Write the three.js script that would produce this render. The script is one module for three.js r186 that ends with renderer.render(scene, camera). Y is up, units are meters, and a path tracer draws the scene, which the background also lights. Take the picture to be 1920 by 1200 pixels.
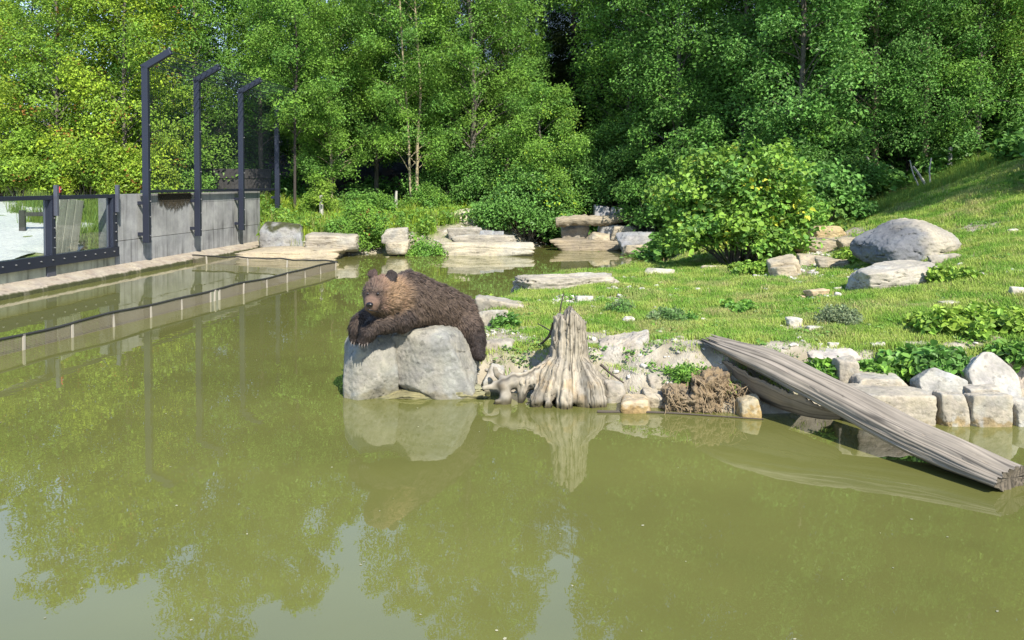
import * as THREE from 'three';
import { mergeGeometries } from 'three/addons/utils/BufferGeometryUtils.js';
import { RoundedBoxGeometry } from 'three/addons/geometries/RoundedBoxGeometry.js';
import { createNoise3D, createNoise4D } from 'simplex-noise';

// ------------------------------------------------------------------ camera, sky, sun, exposure
const scene = new THREE.Scene();
const CAM_H = 2.5, PITCH = 1.2 * Math.PI / 180, FOC = 1450;            // FOC: focal length in pixels of the 1920 x 1200 photograph
const V0 = 345 + FOC * Math.tan(PITCH);                                 // row of the optical axis: the photograph is a crop, its verticals stay upright
const camera = new THREE.PerspectiveCamera(2 * Math.atan(600 / FOC) * 180 / Math.PI, 1.6, 0.05, 600);
camera.position.set(0, CAM_H, 0);
camera.setViewOffset(1920, 1200, 0, 600 - V0, 1920, 1200);
camera.lookAt(0, CAM_H - Math.sin(PITCH), -Math.cos(PITCH));
const SUN_DIR = new THREE.Vector3(0.36, 0.86, 0.8).normalize();
const EXPOSURE = 1.7, SUN_I = 5, SKY_I = 1.0;
const renderer = new THREE.WebGLRenderer({ antialias: true });
renderer.setSize(1024, 640);
renderer.toneMapping = THREE.LinearToneMapping;
renderer.toneMappingExposure = EXPOSURE;
renderer.shadowMap.enabled = true;
const sun = new THREE.DirectionalLight(new THREE.Color(1, 0.95, 0.86), SUN_I);
sun.name = 'sun'; sun.position.copy(SUN_DIR).multiplyScalar(80).add(new THREE.Vector3(0, 0, -15));
sun.target.position.set(0, 0, -15); sun.castShadow = true;
Object.assign(sun.shadow.camera, { left: -50, right: 50, top: 50, bottom: -50, near: 1, far: 200 });
sun.shadow.mapSize.set(4096, 4096);
scene.add(sun, sun.target);
{ // a clear summer sky: pale haze at the horizon, blue above, a soft aureole about the sun
  const W = 512, H = 256, data = new Float32Array(W * H * 4), d = new THREE.Vector3();
  for (let j = 0; j < H; j++) for (let i = 0; i < W; i++) {
    const el = ((j + 0.5) / H - 0.5) * Math.PI, az = ((i + 0.5) / W - 0.5) * 2 * Math.PI;
    d.set(Math.cos(az) * Math.cos(el), Math.sin(el), Math.sin(az) * Math.cos(el));
    const up = Math.max(0, d.y), t = Math.pow(1 - up, 1.8), c = Math.max(0, d.dot(SUN_DIR)), mie = 0.35 * Math.pow(c, 12) + 0.5 * Math.pow(c, 80);
    const lo = [0.72, 0.95, 1.2], hi = [0.07, 0.19, 0.5], o = (j * W + i) * 4;
    for (let k = 0; k < 3; k++) data[o + k] = d.y < 0 ? lo[k] * 0.4 : hi[k] + (lo[k] - hi[k]) * t + mie * [1, 0.95, 0.85][k];
    data[o + 3] = 1;
  }
  const sky = new THREE.DataTexture(data, W, H, THREE.RGBAFormat, THREE.FloatType);
  sky.mapping = THREE.EquirectangularReflectionMapping; sky.magFilter = THREE.LinearFilter; sky.needsUpdate = true;
  scene.background = sky; scene.environment = sky; scene.backgroundIntensity = SKY_I; scene.environmentIntensity = SKY_I;
}

// ------------------------------------------------------------------ helpers
const V = (x, y, z) => new THREE.Vector3(x, y, z);
let seed = 12345;
function rnd() { seed = (seed + 0x6d2b79f5) | 0; let t = Math.imul(seed ^ (seed >>> 15), 1 | seed); t = (t + Math.imul(t ^ (t >>> 7), 61 | t)) ^ t; return ((t ^ (t >>> 14)) >>> 0) / 4294967296; }
const rr = (a, b) => a + (b - a) * rnd(), pick = (a) => a[Math.floor(rnd() * a.length)];
const n3 = createNoise3D(rnd), n4 = createNoise4D(rnd);
const fbm = (x, y, z, o = 4) => { let s = 0, a = 0.5; for (let i = 0; i < o; i++) { s += a * n3(x, y, z); x *= 2.03; y *= 2.03; z *= 2.03; a *= 0.5; } return s; };
const sm = (x, a, b) => { const t = Math.min(1, Math.max(0, (x - a) / (b - a))); return t * t * (3 - 2 * t); };
const clamp = (x, a = 0, b = 1) => Math.min(b, Math.max(a, x)), mix = (a, b, t) => a + (b - a) * t, mix3 = (a, b, t) => [mix(a[0], b[0], t), mix(a[1], b[1], t), mix(a[2], b[2], t)];
// photograph coordinates: the direction through a pixel, the point on it at a horizontal distance d ahead, and where it meets a level y
function ray(u, v) { const x = (u - 960) / FOC, y = (V0 - v) / FOC, c = Math.cos(PITCH), s = Math.sin(PITCH); return V(x, y * c - s, -(c + y * s)); }
function at(u, v, d) { const r = ray(u, v); return V(r.x, r.y, r.z).multiplyScalar(d / -r.z).add(V(0, CAM_H, 0)); }
function onY(u, v, y = 0) { const r = ray(u, v); return r.multiplyScalar((y - CAM_H) / r.y).add(V(0, CAM_H, 0)); }
const depthAt = (u, v, y = 0) => -onY(u, v, y).z;
const XD = (u, d) => { const r = ray(u, 345); return r.x * d / -r.z; };      // sideways position of image column u (at the horizon) at distance d
const names = new Map();
function numbered(n) { const k = names.get(n) ?? 0; names.set(n, k + 1); return k ? n + '_' + String(k).padStart(3, '0') : n; }
function tag(o, label, category, group, kind) { o.userData.label = label; o.userData.category = category; if (group) o.userData.group = group; if (kind) o.userData.kind = kind; return o; }
function thing(name, label, category, pos = V(0, 0, 0), turn = 0, group) {
  const o = new THREE.Group(); o.name = numbered(name); o.position.copy(pos); o.rotation.y = turn; scene.add(o);
  return tag(o, label, category, group);
}
function mesh(name, geo, mat, parent = scene) {
  const m = new THREE.Mesh(geo, mat); m.name = parent === scene ? numbered(name) : name; m.castShadow = m.receiveShadow = true; parent.add(m); return m;
}
function struct(name, geo, mat) { const m = mesh(name, geo, mat); m.userData.kind = 'structure'; return m; }
function single(name, label, category, geo, mat, pos, group) { const m = mesh(name, geo, mat); if (pos) m.position.copy(pos); return tag(m, label, category, group); }
function setColors(g, f) { const p = g.attributes.position, c = new Float32Array(p.count * 3); for (let i = 0; i < p.count; i++) c.set(f(p.getX(i), p.getY(i), p.getZ(i), i), i * 3); g.setAttribute('color', new THREE.BufferAttribute(c, 3)); return g; }
// box mapping in metres, from the object's own axes
function boxUV(geo, s = 1) {
  const g = geo.index ? geo.toNonIndexed() : geo, p = g.attributes.position, uv = new Float32Array(p.count * 2), a = V(), b = V(), c = V();
  for (let i = 0; i < p.count; i += 3) {
    a.fromBufferAttribute(p, i); b.fromBufferAttribute(p, i + 1); c.fromBufferAttribute(p, i + 2);
    const n = b.clone().sub(a).cross(c.clone().sub(a)), ax = Math.abs(n.x), ay = Math.abs(n.y), az = Math.abs(n.z);
    [a, b, c].forEach((q, k) => { const w = ax > ay && ax > az ? [q.z, q.y] : ay > az ? [q.x, q.z] : [q.x, q.y]; uv[(i + k) * 2] = w[0] * s; uv[(i + k) * 2 + 1] = w[1] * s; });
  }
  g.setAttribute('uv', new THREE.BufferAttribute(uv, 2)); return g;
}
function box(w, h, d, x = 0, y = 0, z = 0, r = 0.006) { const g = r ? new RoundedBoxGeometry(w, h, d, 1, Math.min(r, w / 3, h / 3, d / 3)) : new THREE.BoxGeometry(w, h, d); return g.translate(x, y, z); }
function bar(a, b, r1, r2 = r1, n = 7) {   // tapered round bar from a to b
  const d = b.clone().sub(a), g = new THREE.CylinderGeometry(r2, r1, d.length(), n);
  g.applyQuaternion(new THREE.Quaternion().setFromUnitVectors(V(0, 1, 0), d.normalize())); return g.translate((a.x + b.x) / 2, (a.y + b.y) / 2, (a.z + b.z) / 2);
}
function tube(pts, r0, r1, seg = 10, n = 7, wob = 0) {   // tapered round tube through points
  const c = new THREE.CatmullRomCurve3(pts), g = new THREE.TubeGeometry(c, seg, 1, n, false), p = g.attributes.position, q = V();
  for (let i = 0; i <= seg; i++) { const o = c.getPointAt(i / seg), r = mix(r0, r1, i / seg); for (let j = 0; j <= n; j++) { const k = i * (n + 1) + j; q.fromBufferAttribute(p, k).sub(o); const f = r * (1 + wob * n3(q.x * 2 + o.x * 9, o.y * 9, q.z * 2 + o.z * 9)); p.setXYZ(k, o.x + q.x * f, o.y + q.y * f, o.z + q.z * f); } }
  g.computeVertexNormals(); return g;
}
const merge = (list) => mergeGeometries(list.map((g) => { const h = g.index ? g.toNonIndexed() : g; for (const k of Object.keys(h.attributes)) if (!['position', 'normal', 'uv', 'color'].includes(k)) h.deleteAttribute(k); return h; }), false);
// a smooth surface through the zero set of f (negative inside), by surface nets
function surfaceNet(f, lo, hi, h) {
  const nx = Math.ceil((hi.x - lo.x) / h) + 1, ny = Math.ceil((hi.y - lo.y) / h) + 1, nz = Math.ceil((hi.z - lo.z) / h) + 1, F = new Float32Array(nx * ny * nz), id = new Int32Array(nx * ny * nz).fill(-1);
  const I = (i, j, k) => i + nx * (j + ny * k);
  for (let k = 0; k < nz; k++) for (let j = 0; j < ny; j++) for (let i = 0; i < nx; i++) F[I(i, j, k)] = f(lo.x + i * h, lo.y + j * h, lo.z + k * h);
  const pos = [], idx = [];
  for (let k = 0; k < nz - 1; k++) for (let j = 0; j < ny - 1; j++) for (let i = 0; i < nx - 1; i++) {
    let m = 0, sx = 0, sy = 0, sz = 0, n = 0;
    for (let c = 0; c < 8; c++) if (F[I(i + (c & 1), j + ((c >> 1) & 1), k + (c >> 2))] < 0) m |= 1 << c;
    if (m === 0 || m === 255) continue;
    for (let c = 0; c < 8; c++) for (let ax = 0; ax < 3; ax++) {
      if (c & (1 << ax)) continue;
      const e = c | (1 << ax), a = F[I(i + (c & 1), j + ((c >> 1) & 1), k + (c >> 2))], b = F[I(i + (e & 1), j + ((e >> 1) & 1), k + (e >> 2))];
      if ((a < 0) === (b < 0)) continue;
      const t = a / (a - b); n++;
      sx += (c & 1) + (ax === 0 ? t : 0); sy += ((c >> 1) & 1) + (ax === 1 ? t : 0); sz += (c >> 2) + (ax === 2 ? t : 0);
    }
    id[I(i, j, k)] = pos.length / 3; pos.push(lo.x + (i + sx / n) * h, lo.y + (j + sy / n) * h, lo.z + (k + sz / n) * h);
  }
  const quad = (a, b, c, d, flip) => { if (a < 0 || b < 0 || c < 0 || d < 0) return; flip ? idx.push(a, c, b, a, d, c) : idx.push(a, b, c, a, c, d); };
  for (let k = 1; k < nz - 1; k++) for (let j = 1; j < ny - 1; j++) for (let i = 1; i < nx - 1; i++) {
    const a = F[I(i, j, k)] < 0;
    if (a !== F[I(i + 1, j, k)] < 0) quad(id[I(i, j - 1, k - 1)], id[I(i, j, k - 1)], id[I(i, j, k)], id[I(i, j - 1, k)], !a);
    if (a !== F[I(i, j + 1, k)] < 0) quad(id[I(i - 1, j, k - 1)], id[I(i - 1, j, k)], id[I(i, j, k)], id[I(i, j, k - 1)], !a);
    if (a !== F[I(i, j, k + 1)] < 0) quad(id[I(i - 1, j - 1, k)], id[I(i, j - 1, k)], id[I(i, j, k)], id[I(i - 1, j, k)], !a);
  }
  const g = new THREE.BufferGeometry(); g.setAttribute('position', new THREE.Float32BufferAttribute(pos, 3)); g.setIndex(idx); g.computeVertexNormals(); return g;
}
function capsule(px, py, pz, a, b, r1, r2) {   // distance to a tapered capsule
  const bx = b.x - a.x, by = b.y - a.y, bz = b.z - a.z, t = clamp(((px - a.x) * bx + (py - a.y) * by + (pz - a.z) * bz) / (bx * bx + by * by + bz * bz + 1e-9));
  return Math.hypot(px - a.x - bx * t, py - a.y - by * t, pz - a.z - bz * t) - mix(r1, r2, t);
}
const smin = (a, b, k) => { const h = Math.max(k - Math.abs(a - b), 0) / k; return Math.min(a, b) - h * h * k * 0.25; };

// ------------------------------------------------------------------ textures (colour variation and fine relief only)
function tex(size, f, srgb = false) {   // f(u, v) in 0..1, tiles; returns [r, g, b] 0..1
  const d = new Uint8Array(size * size * 4);
  for (let j = 0; j < size; j++) for (let i = 0; i < size; i++) { const c = f(i / size, j / size), o = (j * size + i) * 4; d[o] = 255 * clamp(c[0]); d[o + 1] = 255 * clamp(c[1]); d[o + 2] = 255 * clamp(c[2]); d[o + 3] = 255; }
  const t = new THREE.DataTexture(d, size, size, THREE.RGBAFormat); t.wrapS = t.wrapT = THREE.RepeatWrapping; t.magFilter = THREE.LinearFilter; if (srgb) t.colorSpace = THREE.SRGBColorSpace; t.needsUpdate = true; return t;
}
const tn = (u, v, fu, fv, s = 0) => { const a = u * 2 * Math.PI, b = v * 2 * Math.PI; return n4(Math.cos(a) * fu / 6.28 + s, Math.sin(a) * fu / 6.28, Math.cos(b) * fv / 6.28 + s, Math.sin(b) * fv / 6.28); };   // tiling noise, about fu x fv cells
const tf = (u, v, f, s = 0, o = 4) => { let r = 0, a = 0.55; for (let i = 0; i < o; i++) { r += a * tn(u, v, f, f, s + i * 3.1); f *= 2.1; a *= 0.55; } return r; };
const rep = (t, x, y = x) => { const c = t.clone(); c.repeat.set(x, y); c.needsUpdate = true; return c; };
const g3 = (x) => [x, x, x];
const rockTex = tex(512, (u, v) => { const a = tf(u, v, 5, 0, 5), b = tf(u, v, 24, 7, 4), k = sm(tf(u, v, 9, 21, 4), 0.22, 0.5), l = sm(tf(u, v, 14, 31, 3), 0.3, 0.5); const s = (0.8 + 0.2 * a + 0.2 * b) * (1 - 0.35 * k) + 0.14 * l; return [s, s * (0.985 - 0.03 * b), s * (0.95 - 0.08 * a)]; });
const rockBump = tex(512, (u, v) => g3(0.6 - 0.35 * Math.abs(tf(u, v, 6, 2, 4)) + 0.2 * tf(u, v, 16, 9, 3) + 0.12 * tf(u, v, 50, 5, 2)));
const fineTex = tex(512, (u, v) => g3(0.82 + 0.2 * tf(u, v, 12, 1, 5)));
const woodTex = tex(512, (u, v) => { const a = tn(u, v, 70, 2.2), b = tn(u, v, 28, 1.5, 4), c = tn(u, v, 150, 6, 9), k = Math.abs(tn(u, v, 22, 1.2, 14)), cr = sm(k, 0, 0.09); const s = (0.76 + 0.24 * a + 0.2 * b + 0.18 * c) * (0.35 + 0.65 * cr); return [s, s * 0.975, s * (0.93 + 0.03 * b)]; });
const woodBump = tex(512, (u, v) => { const k = Math.abs(tn(u, v, 22, 1.2, 14)); return g3(0.55 + 0.2 * tn(u, v, 70, 2.2) + 0.15 * tn(u, v, 28, 1.5, 4) + 0.1 * tn(u, v, 150, 6, 9) - 0.4 * (1 - sm(k, 0, 0.09))); });
const concTex = tex(1024, (u, v) => { const st = tn(u, v, 44, 2.6, 2) * 0.4 + tn(u, v, 17, 1.8, 6) * 0.6 + tn(u, v, 130, 4, 12) * 0.25, p = tf(u, v, 7, 3, 5), f = tf(u, v, 60, 8, 2); const s = 0.76 + 0.11 * st + 0.26 * p + 0.1 * f; return [s, s * (0.99 + 0.01 * p), s * (0.975 - 0.03 * p)]; });
const murkTex = tex(256, (u, v) => g3(0.86 + 0.2 * tf(u, v, 4, 51, 4)));
const waterBump = tex(512, (u, v) => g3(0.5 + 0.3 * tf(u, v, 5, 1, 3) + 0.05 * tf(u, v, 24, 6, 2)));
// ------------------------------------------------------------------ land: heights, pond outline, ground sheet
const P = (u, v) => { const p = onY(u, v, 0); return [p.x, p.z]; };
const SHORE = [[15, -8.9], P(2300, 778), P(1925, 778), P(1760, 775), P(1620, 770), P(1500, 776), P(1400, 779), P(1300, 768), P(1200, 764), P(1140, 752), P(1050, 742), P(960, 738), P(900, 734), P(800, 738), P(720, 730), P(668, 716), P(662, 700), P(720, 676), P(800, 668), P(862, 640), P(888, 600), P(915, 581), P(945, 573), P(962, 567), P(966, 549), P(1040, 534), P(1130, 528), P(1205, 522), P(1240, 500), P(1237, 482), P(1226, 468), P(1160, 463), P(1100, 456), P(1040, 457), P(1000, 463), P(860, 474), P(740, 473), P(660, 479), P(560, 482), P(470, 478), [-10.05, -30.0], [-11.75, -17.2], [-14.2, 5], [15, 5]];
function shoreDist(x, z) {   // signed distance to the pond's outline, negative in the water
  let d = 1e9, inside = false;
  for (let i = 0, j = SHORE.length - 1; i < SHORE.length; j = i++) {
    const [ax, az] = SHORE[j], [bx, bz] = SHORE[i], ex = bx - ax, ez = bz - az, t = clamp(((x - ax) * ex + (z - az) * ez) / (ex * ex + ez * ez));
    d = Math.min(d, (x - ax - ex * t) ** 2 + (z - az - ez * t) ** 2);
    if ((az > z) !== (bz > z) && x < ax + ex * (z - az) / ez) inside = !inside;
  }
  return inside ? -Math.sqrt(d) : Math.sqrt(d);
}
// heights given at places (image column, distance ahead, height), joined by a thin-plate spline
const HP = [[700, 10.5, 0.35], [900, 11.5, 0.42], [950, 10, 0.45], [1200, 9.4, 0.5], [1060, 9.6, 0.45], [1350, 9.2, 0.52], [1100, 12, 0.48], [1100, 15.5, 0.42], [1000, 14.5, 0.38], [1300, 17, 0.5], [1300, 13, 0.55], [1480, 20, 0.75], [1650, 14, 0.82], [1700, 16, 1.02], [1600, 10, 0.62], [1900, 10, 0.8], [1900, 14, 1.35], [1900, 18, 2.1], [1900, 22, 3.0], [1920, 26, 3.9], [1600, 22, 1.35], [1750, 24, 2.25], [1600, 28, 2.1], [1300, 28, 0.9], [1300, 24, 0.6], [1100, 33, 1.0], [850, 30, 0.75], [600, 31, 0.75], [600, 36, 1.5], [850, 36, 1.45], [600, 44, 3], [1100, 44, 4], [1600, 42, 7], [1000, 60, 10], [400, 60, 7], [1600, 60, 14], [1700, 8.4, 0.5], [1900, 8.6, 0.62], [2200, 8.4, 0.75], [2400, 14, 1.9], [2400, 22, 4.2], [2300, 34, 8], [-200, 20, 0.9], [100, 26, 1.25], [-100, 34, 1.95], [200, 34, 1.9], [330, 36, 1.7], [-600, 34, 2.1], [-900, 20, 1], [-400, 60, 4], [2600, 60, 16], [460, 33, 1.5], [420, 40, 2.4]].map(([u, d, y]) => [XD(u, d), -d, y]);
const TPS = (() => {
  const n = HP.length, N = n + 3, A = [], phi = (r2) => (r2 < 1e-9 ? 0 : 0.5 * r2 * Math.log(r2));
  for (let i = 0; i < n; i++) { const r = new Float64Array(N + 1); for (let j = 0; j < n; j++) r[j] = phi((HP[i][0] - HP[j][0]) ** 2 + (HP[i][1] - HP[j][1]) ** 2) + (i === j ? 0.4 : 0); r[n] = 1; r[n + 1] = HP[i][0]; r[n + 2] = HP[i][1]; r[N] = HP[i][2]; A.push(r); }
  for (let k = 0; k < 3; k++) { const r = new Float64Array(N + 1); for (let j = 0; j < n; j++) r[j] = k ? HP[j][k - 1] : 1; A.push(r); }
  for (let c = 0; c < N; c++) { let p = c; for (let r = c + 1; r < N; r++) if (Math.abs(A[r][c]) > Math.abs(A[p][c])) p = r; [A[c], A[p]] = [A[p], A[c]]; for (let r = 0; r < N; r++) if (r !== c) { const f = A[r][c] / A[c][c]; if (f) for (let k = c; k <= N; k++) A[r][k] -= f * A[c][k]; } }
  const w = A.map((r, i) => r[N] / r[i]);
  return (x, z) => { let s = w[n] + w[n + 1] * x + w[n + 2] * z; for (let i = 0; i < n; i++) s += w[i] * phi((HP[i][0] - x) ** 2 + (HP[i][1] - z) ** 2); return s; };
})();
function height(x, z) {
  const s = shoreDist(x, z), n = fbm(x * 0.9, 3, z * 0.9, 4) * 0.07 + fbm(x * 0.25, 9, z * 0.25, 2) * 0.1;
  if (s < 0) return -0.04 - Math.min(0.9, -s * 0.7);
  const far = Math.max(0, Math.hypot(x, z + 20) - 55), y = clamp(TPS(clamp(x, -60, 60), clamp(z, -70, 5)), 0.2, 22) + n * (1 + far * 0.01);
  const w = z > -10.5 ? 0.75 : z > -20 ? 0.7 : 1.6;
  return -0.04 + (Math.max(0.12, y) + 0.04) * Math.pow(sm(s + 0.12 * n3(x * 2.3, 1, z * 2.3) * sm(s, 0, 0.3), -0.05, w), 0.75);
}
function ground(u, v, far = 60) {   // where the view through a pixel meets the land (or the water)
  const r = ray(u, v).normalize(), o = V(0, CAM_H, 0); let t0 = 3;
  for (let t = 3; t < far; t += 0.1) { const y = o.y + r.y * t; if (y < Math.max(0, height(r.x * t, r.z * t))) { let a = t0, b = t; for (let i = 0; i < 12; i++) { const m = (a + b) / 2; (o.y + r.y * m < Math.max(0, height(r.x * m, r.z * m))) ? b = m : a = m; } return V(r.x * b, o.y + r.y * b, r.z * b); } t0 = t; }
  return at(u, v, far);
}
// bare, pale soil: along the shore and in trodden patches (centre pixel, half sizes in metres)
const BARE = [[1230, 672, 0.95, 0.42], [1290, 700, 0.9, 0.4], [925, 625, 0.7, 0.9], [900, 590, 0.55, 0.8], [1130, 630, 0.35, 0.35], [1490, 496, 1.2, 2.2], [1545, 455, 1.1, 3.0], [1430, 655, 0.8, 0.3], [1530, 560, 0.4, 0.4], [1490, 610, 0.22, 0.3], [1830, 640, 0.5, 0.15], [1720, 645, 0.3, 0.12], [1090, 560, 0.9, 0.5], [1190, 545, 0.7, 0.4], [880, 405, 1.6, 1.0], [760, 440, 0.8, 1], [900, 440, 2, 1.2], [1840, 425, 0.4, 0.8], [1880, 285, 1.2, 1], [1560, 690, 0.6, 0.25], [990, 640, 0.35, 0.25], [560, 470, 3, 1.2], [1000, 450, 1, 1]].map(([u, v, a, b]) => { const p = ground(u, v); return [p.x, p.z, a, b]; });
const STRIP = [[1462, 514], [1500, 490], [1545, 462], [1588, 436]].map(([u, v]) => ground(u, v));
function bare(x, z) {
  const s = shoreDist(x, z), n = fbm(x * 1.7, 21, z * 1.7, 4), q = fbm(x * 5.1, 4, z * 5.1, 3);
  let b = z > -12 ? 1 - sm(s + 0.5 * n, 0.35, 0.75) : z > -21 ? 1 - sm(s + 0.5 * n, 0.15, 0.5) : 1 - sm(s + 0.9 * n, 0.3, 1.3);
  for (const [cx, cz, a, d] of BARE) { const r = Math.hypot((x - cx) / a, (z - cz) / d) + 0.75 * n + 0.35 * q; b = Math.max(b, 1 - sm(r, 0.7, 1.15)); }
  for (let i = 0; i < 3; i++) { const A = STRIP[i], B = STRIP[i + 1], ex = B.x - A.x, ez = B.z - A.z, t = clamp(((x - A.x) * ex + (z - A.z) * ez) / (ex * ex + ez * ez)); b = Math.max(b, 1 - sm(Math.hypot(x - A.x - ex * t, z - A.z - ez * t) + 0.5 * n + 0.25 * q, 0.6, 0.95)); }
  return Math.max(b, 0.85 * sm(n + 0.7 * q, 0.2, 0.46));
}
// the woodland floor starts behind this line of (column, distance)
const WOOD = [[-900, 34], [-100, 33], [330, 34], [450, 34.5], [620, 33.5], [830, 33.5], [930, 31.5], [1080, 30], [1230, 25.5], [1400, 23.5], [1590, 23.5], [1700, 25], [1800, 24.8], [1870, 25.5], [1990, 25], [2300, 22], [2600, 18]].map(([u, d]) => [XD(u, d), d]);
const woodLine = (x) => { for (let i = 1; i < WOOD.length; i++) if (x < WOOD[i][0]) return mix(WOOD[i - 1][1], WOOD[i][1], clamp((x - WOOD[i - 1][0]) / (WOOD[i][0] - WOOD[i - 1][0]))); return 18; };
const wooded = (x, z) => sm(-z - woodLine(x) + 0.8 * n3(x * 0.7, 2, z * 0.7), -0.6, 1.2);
{
  const axis = (list) => { const o = []; for (let i = 1; i < list.length; i++) { const [a, s] = list[i - 1], b = list[i][0]; for (let x = a; x < b - 1e-6; x += s) o.push(x); } o.push(list.at(-1)[0]); return o; };
  const xs = axis([[-160, 12], [-60, 3], [-30, 0.7], [-12, 0.35], [-3.4, 0.07], [6.5, 0.14], [16, 0.5], [26, 2], [60, 12], [160, 1]]), zs = axis([[-170, 12], [-75, 2.5], [-45, 0.5], [-34, 0.24], [-21, 0.12], [-13, 0.06], [-7.6, 0.5], [8, 6], [40, 20], [120, 1]]);
  const pos = [], col = [], uv = [], idx = [], nx = xs.length;
  for (const z of zs) for (const x of xs) {
    const y = height(x, z), b = bare(x, z), w = wooded(x, z), k = fbm(x * 3, 7, z * 3, 3), s = shoreDist(x, z);
    pos.push(x, y, z); uv.push(x, z);
    let c = mix3([0.1, 0.16, 0.025], [0.17, 0.2, 0.045], clamp(0.5 + k));
    c = mix3(c, mix3([0.29, 0.245, 0.165], [0.46, 0.405, 0.31], clamp(0.5 + 1.2 * k)), b);
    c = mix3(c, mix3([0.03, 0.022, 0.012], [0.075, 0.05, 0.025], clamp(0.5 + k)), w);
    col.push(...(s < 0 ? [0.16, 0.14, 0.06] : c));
  }
  for (let j = 0; j < zs.length - 1; j++) for (let i = 0; i < nx - 1; i++) { const a = j * nx + i; idx.push(a, a + nx, a + 1, a + 1, a + nx, a + nx + 1); }
  const g = new THREE.BufferGeometry(); g.setAttribute('position', new THREE.Float32BufferAttribute(pos, 3)); g.setAttribute('color', new THREE.Float32BufferAttribute(col, 3)); g.setAttribute('uv', new THREE.Float32BufferAttribute(uv, 2)); g.setIndex(idx); g.computeVertexNormals();
  struct('ground', g, new THREE.MeshStandardMaterial({ vertexColors: true, map: rep(fineTex, 0.9), bumpMap: rep(rockBump, 1.3), bumpScale: 0.03, roughness: 1 }));
}
{ // the pond: murky green water, nearly still
  const g = new THREE.PlaneGeometry(44, 46, 1, 1).rotateX(-Math.PI / 2).translate(2, 0, -14), p = g.attributes.position, uv = []; for (let i = 0; i < 4; i++) uv.push(p.getX(i), p.getZ(i)); g.setAttribute('uv', new THREE.Float32BufferAttribute(uv, 2));
  const m = new THREE.MeshPhysicalMaterial({ color: new THREE.Color(0.146, 0.147, 0.041), map: rep(murkTex, 0.06, 0.09), roughness: 0.0, ior: 1.75, bumpMap: rep(waterBump, 0.3, 0.22), bumpScale: 0.0022, specularIntensity: 1 });
  struct('pond_water', g, m);
}
// ------------------------------------------------------------------ concrete wall with the viewing window, fence, net barrier
const W0 = V(-11.4, 0, -17.2), WTURN = Math.acos(0.107 / Math.hypot(0.107, 1));      // along the wall: x = distance from W0, y up, z towards the pond
const WL = (x, y, z) => V(x, y, z).applyAxisAngle(V(0, 1, 0), WTURN).add(W0);
const steel = new THREE.MeshStandardMaterial({ color: new THREE.Color(0.022, 0.026, 0.042), roughness: 0.45, metalness: 0.2 });
const steelLight = new THREE.MeshStandardMaterial({ color: new THREE.Color(0.09, 0.095, 0.12), roughness: 0.4, metalness: 0.3 });
const galvanised = new THREE.MeshStandardMaterial({ color: new THREE.Color(0.33, 0.33, 0.33), roughness: 0.45, metalness: 0.7 });
const concrete = new THREE.MeshStandardMaterial({ vertexColors: true, map: rep(concTex, 0.28), bumpMap: rep(concTex, 0.28), bumpScale: 0.01, roughness: 0.95 });
const concreteLow = concrete.clone(); concreteLow.map = rep(rockTex, 0.5); concreteLow.bumpMap = rep(rockBump, 0.7); concreteLow.bumpScale = 0.02;
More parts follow.
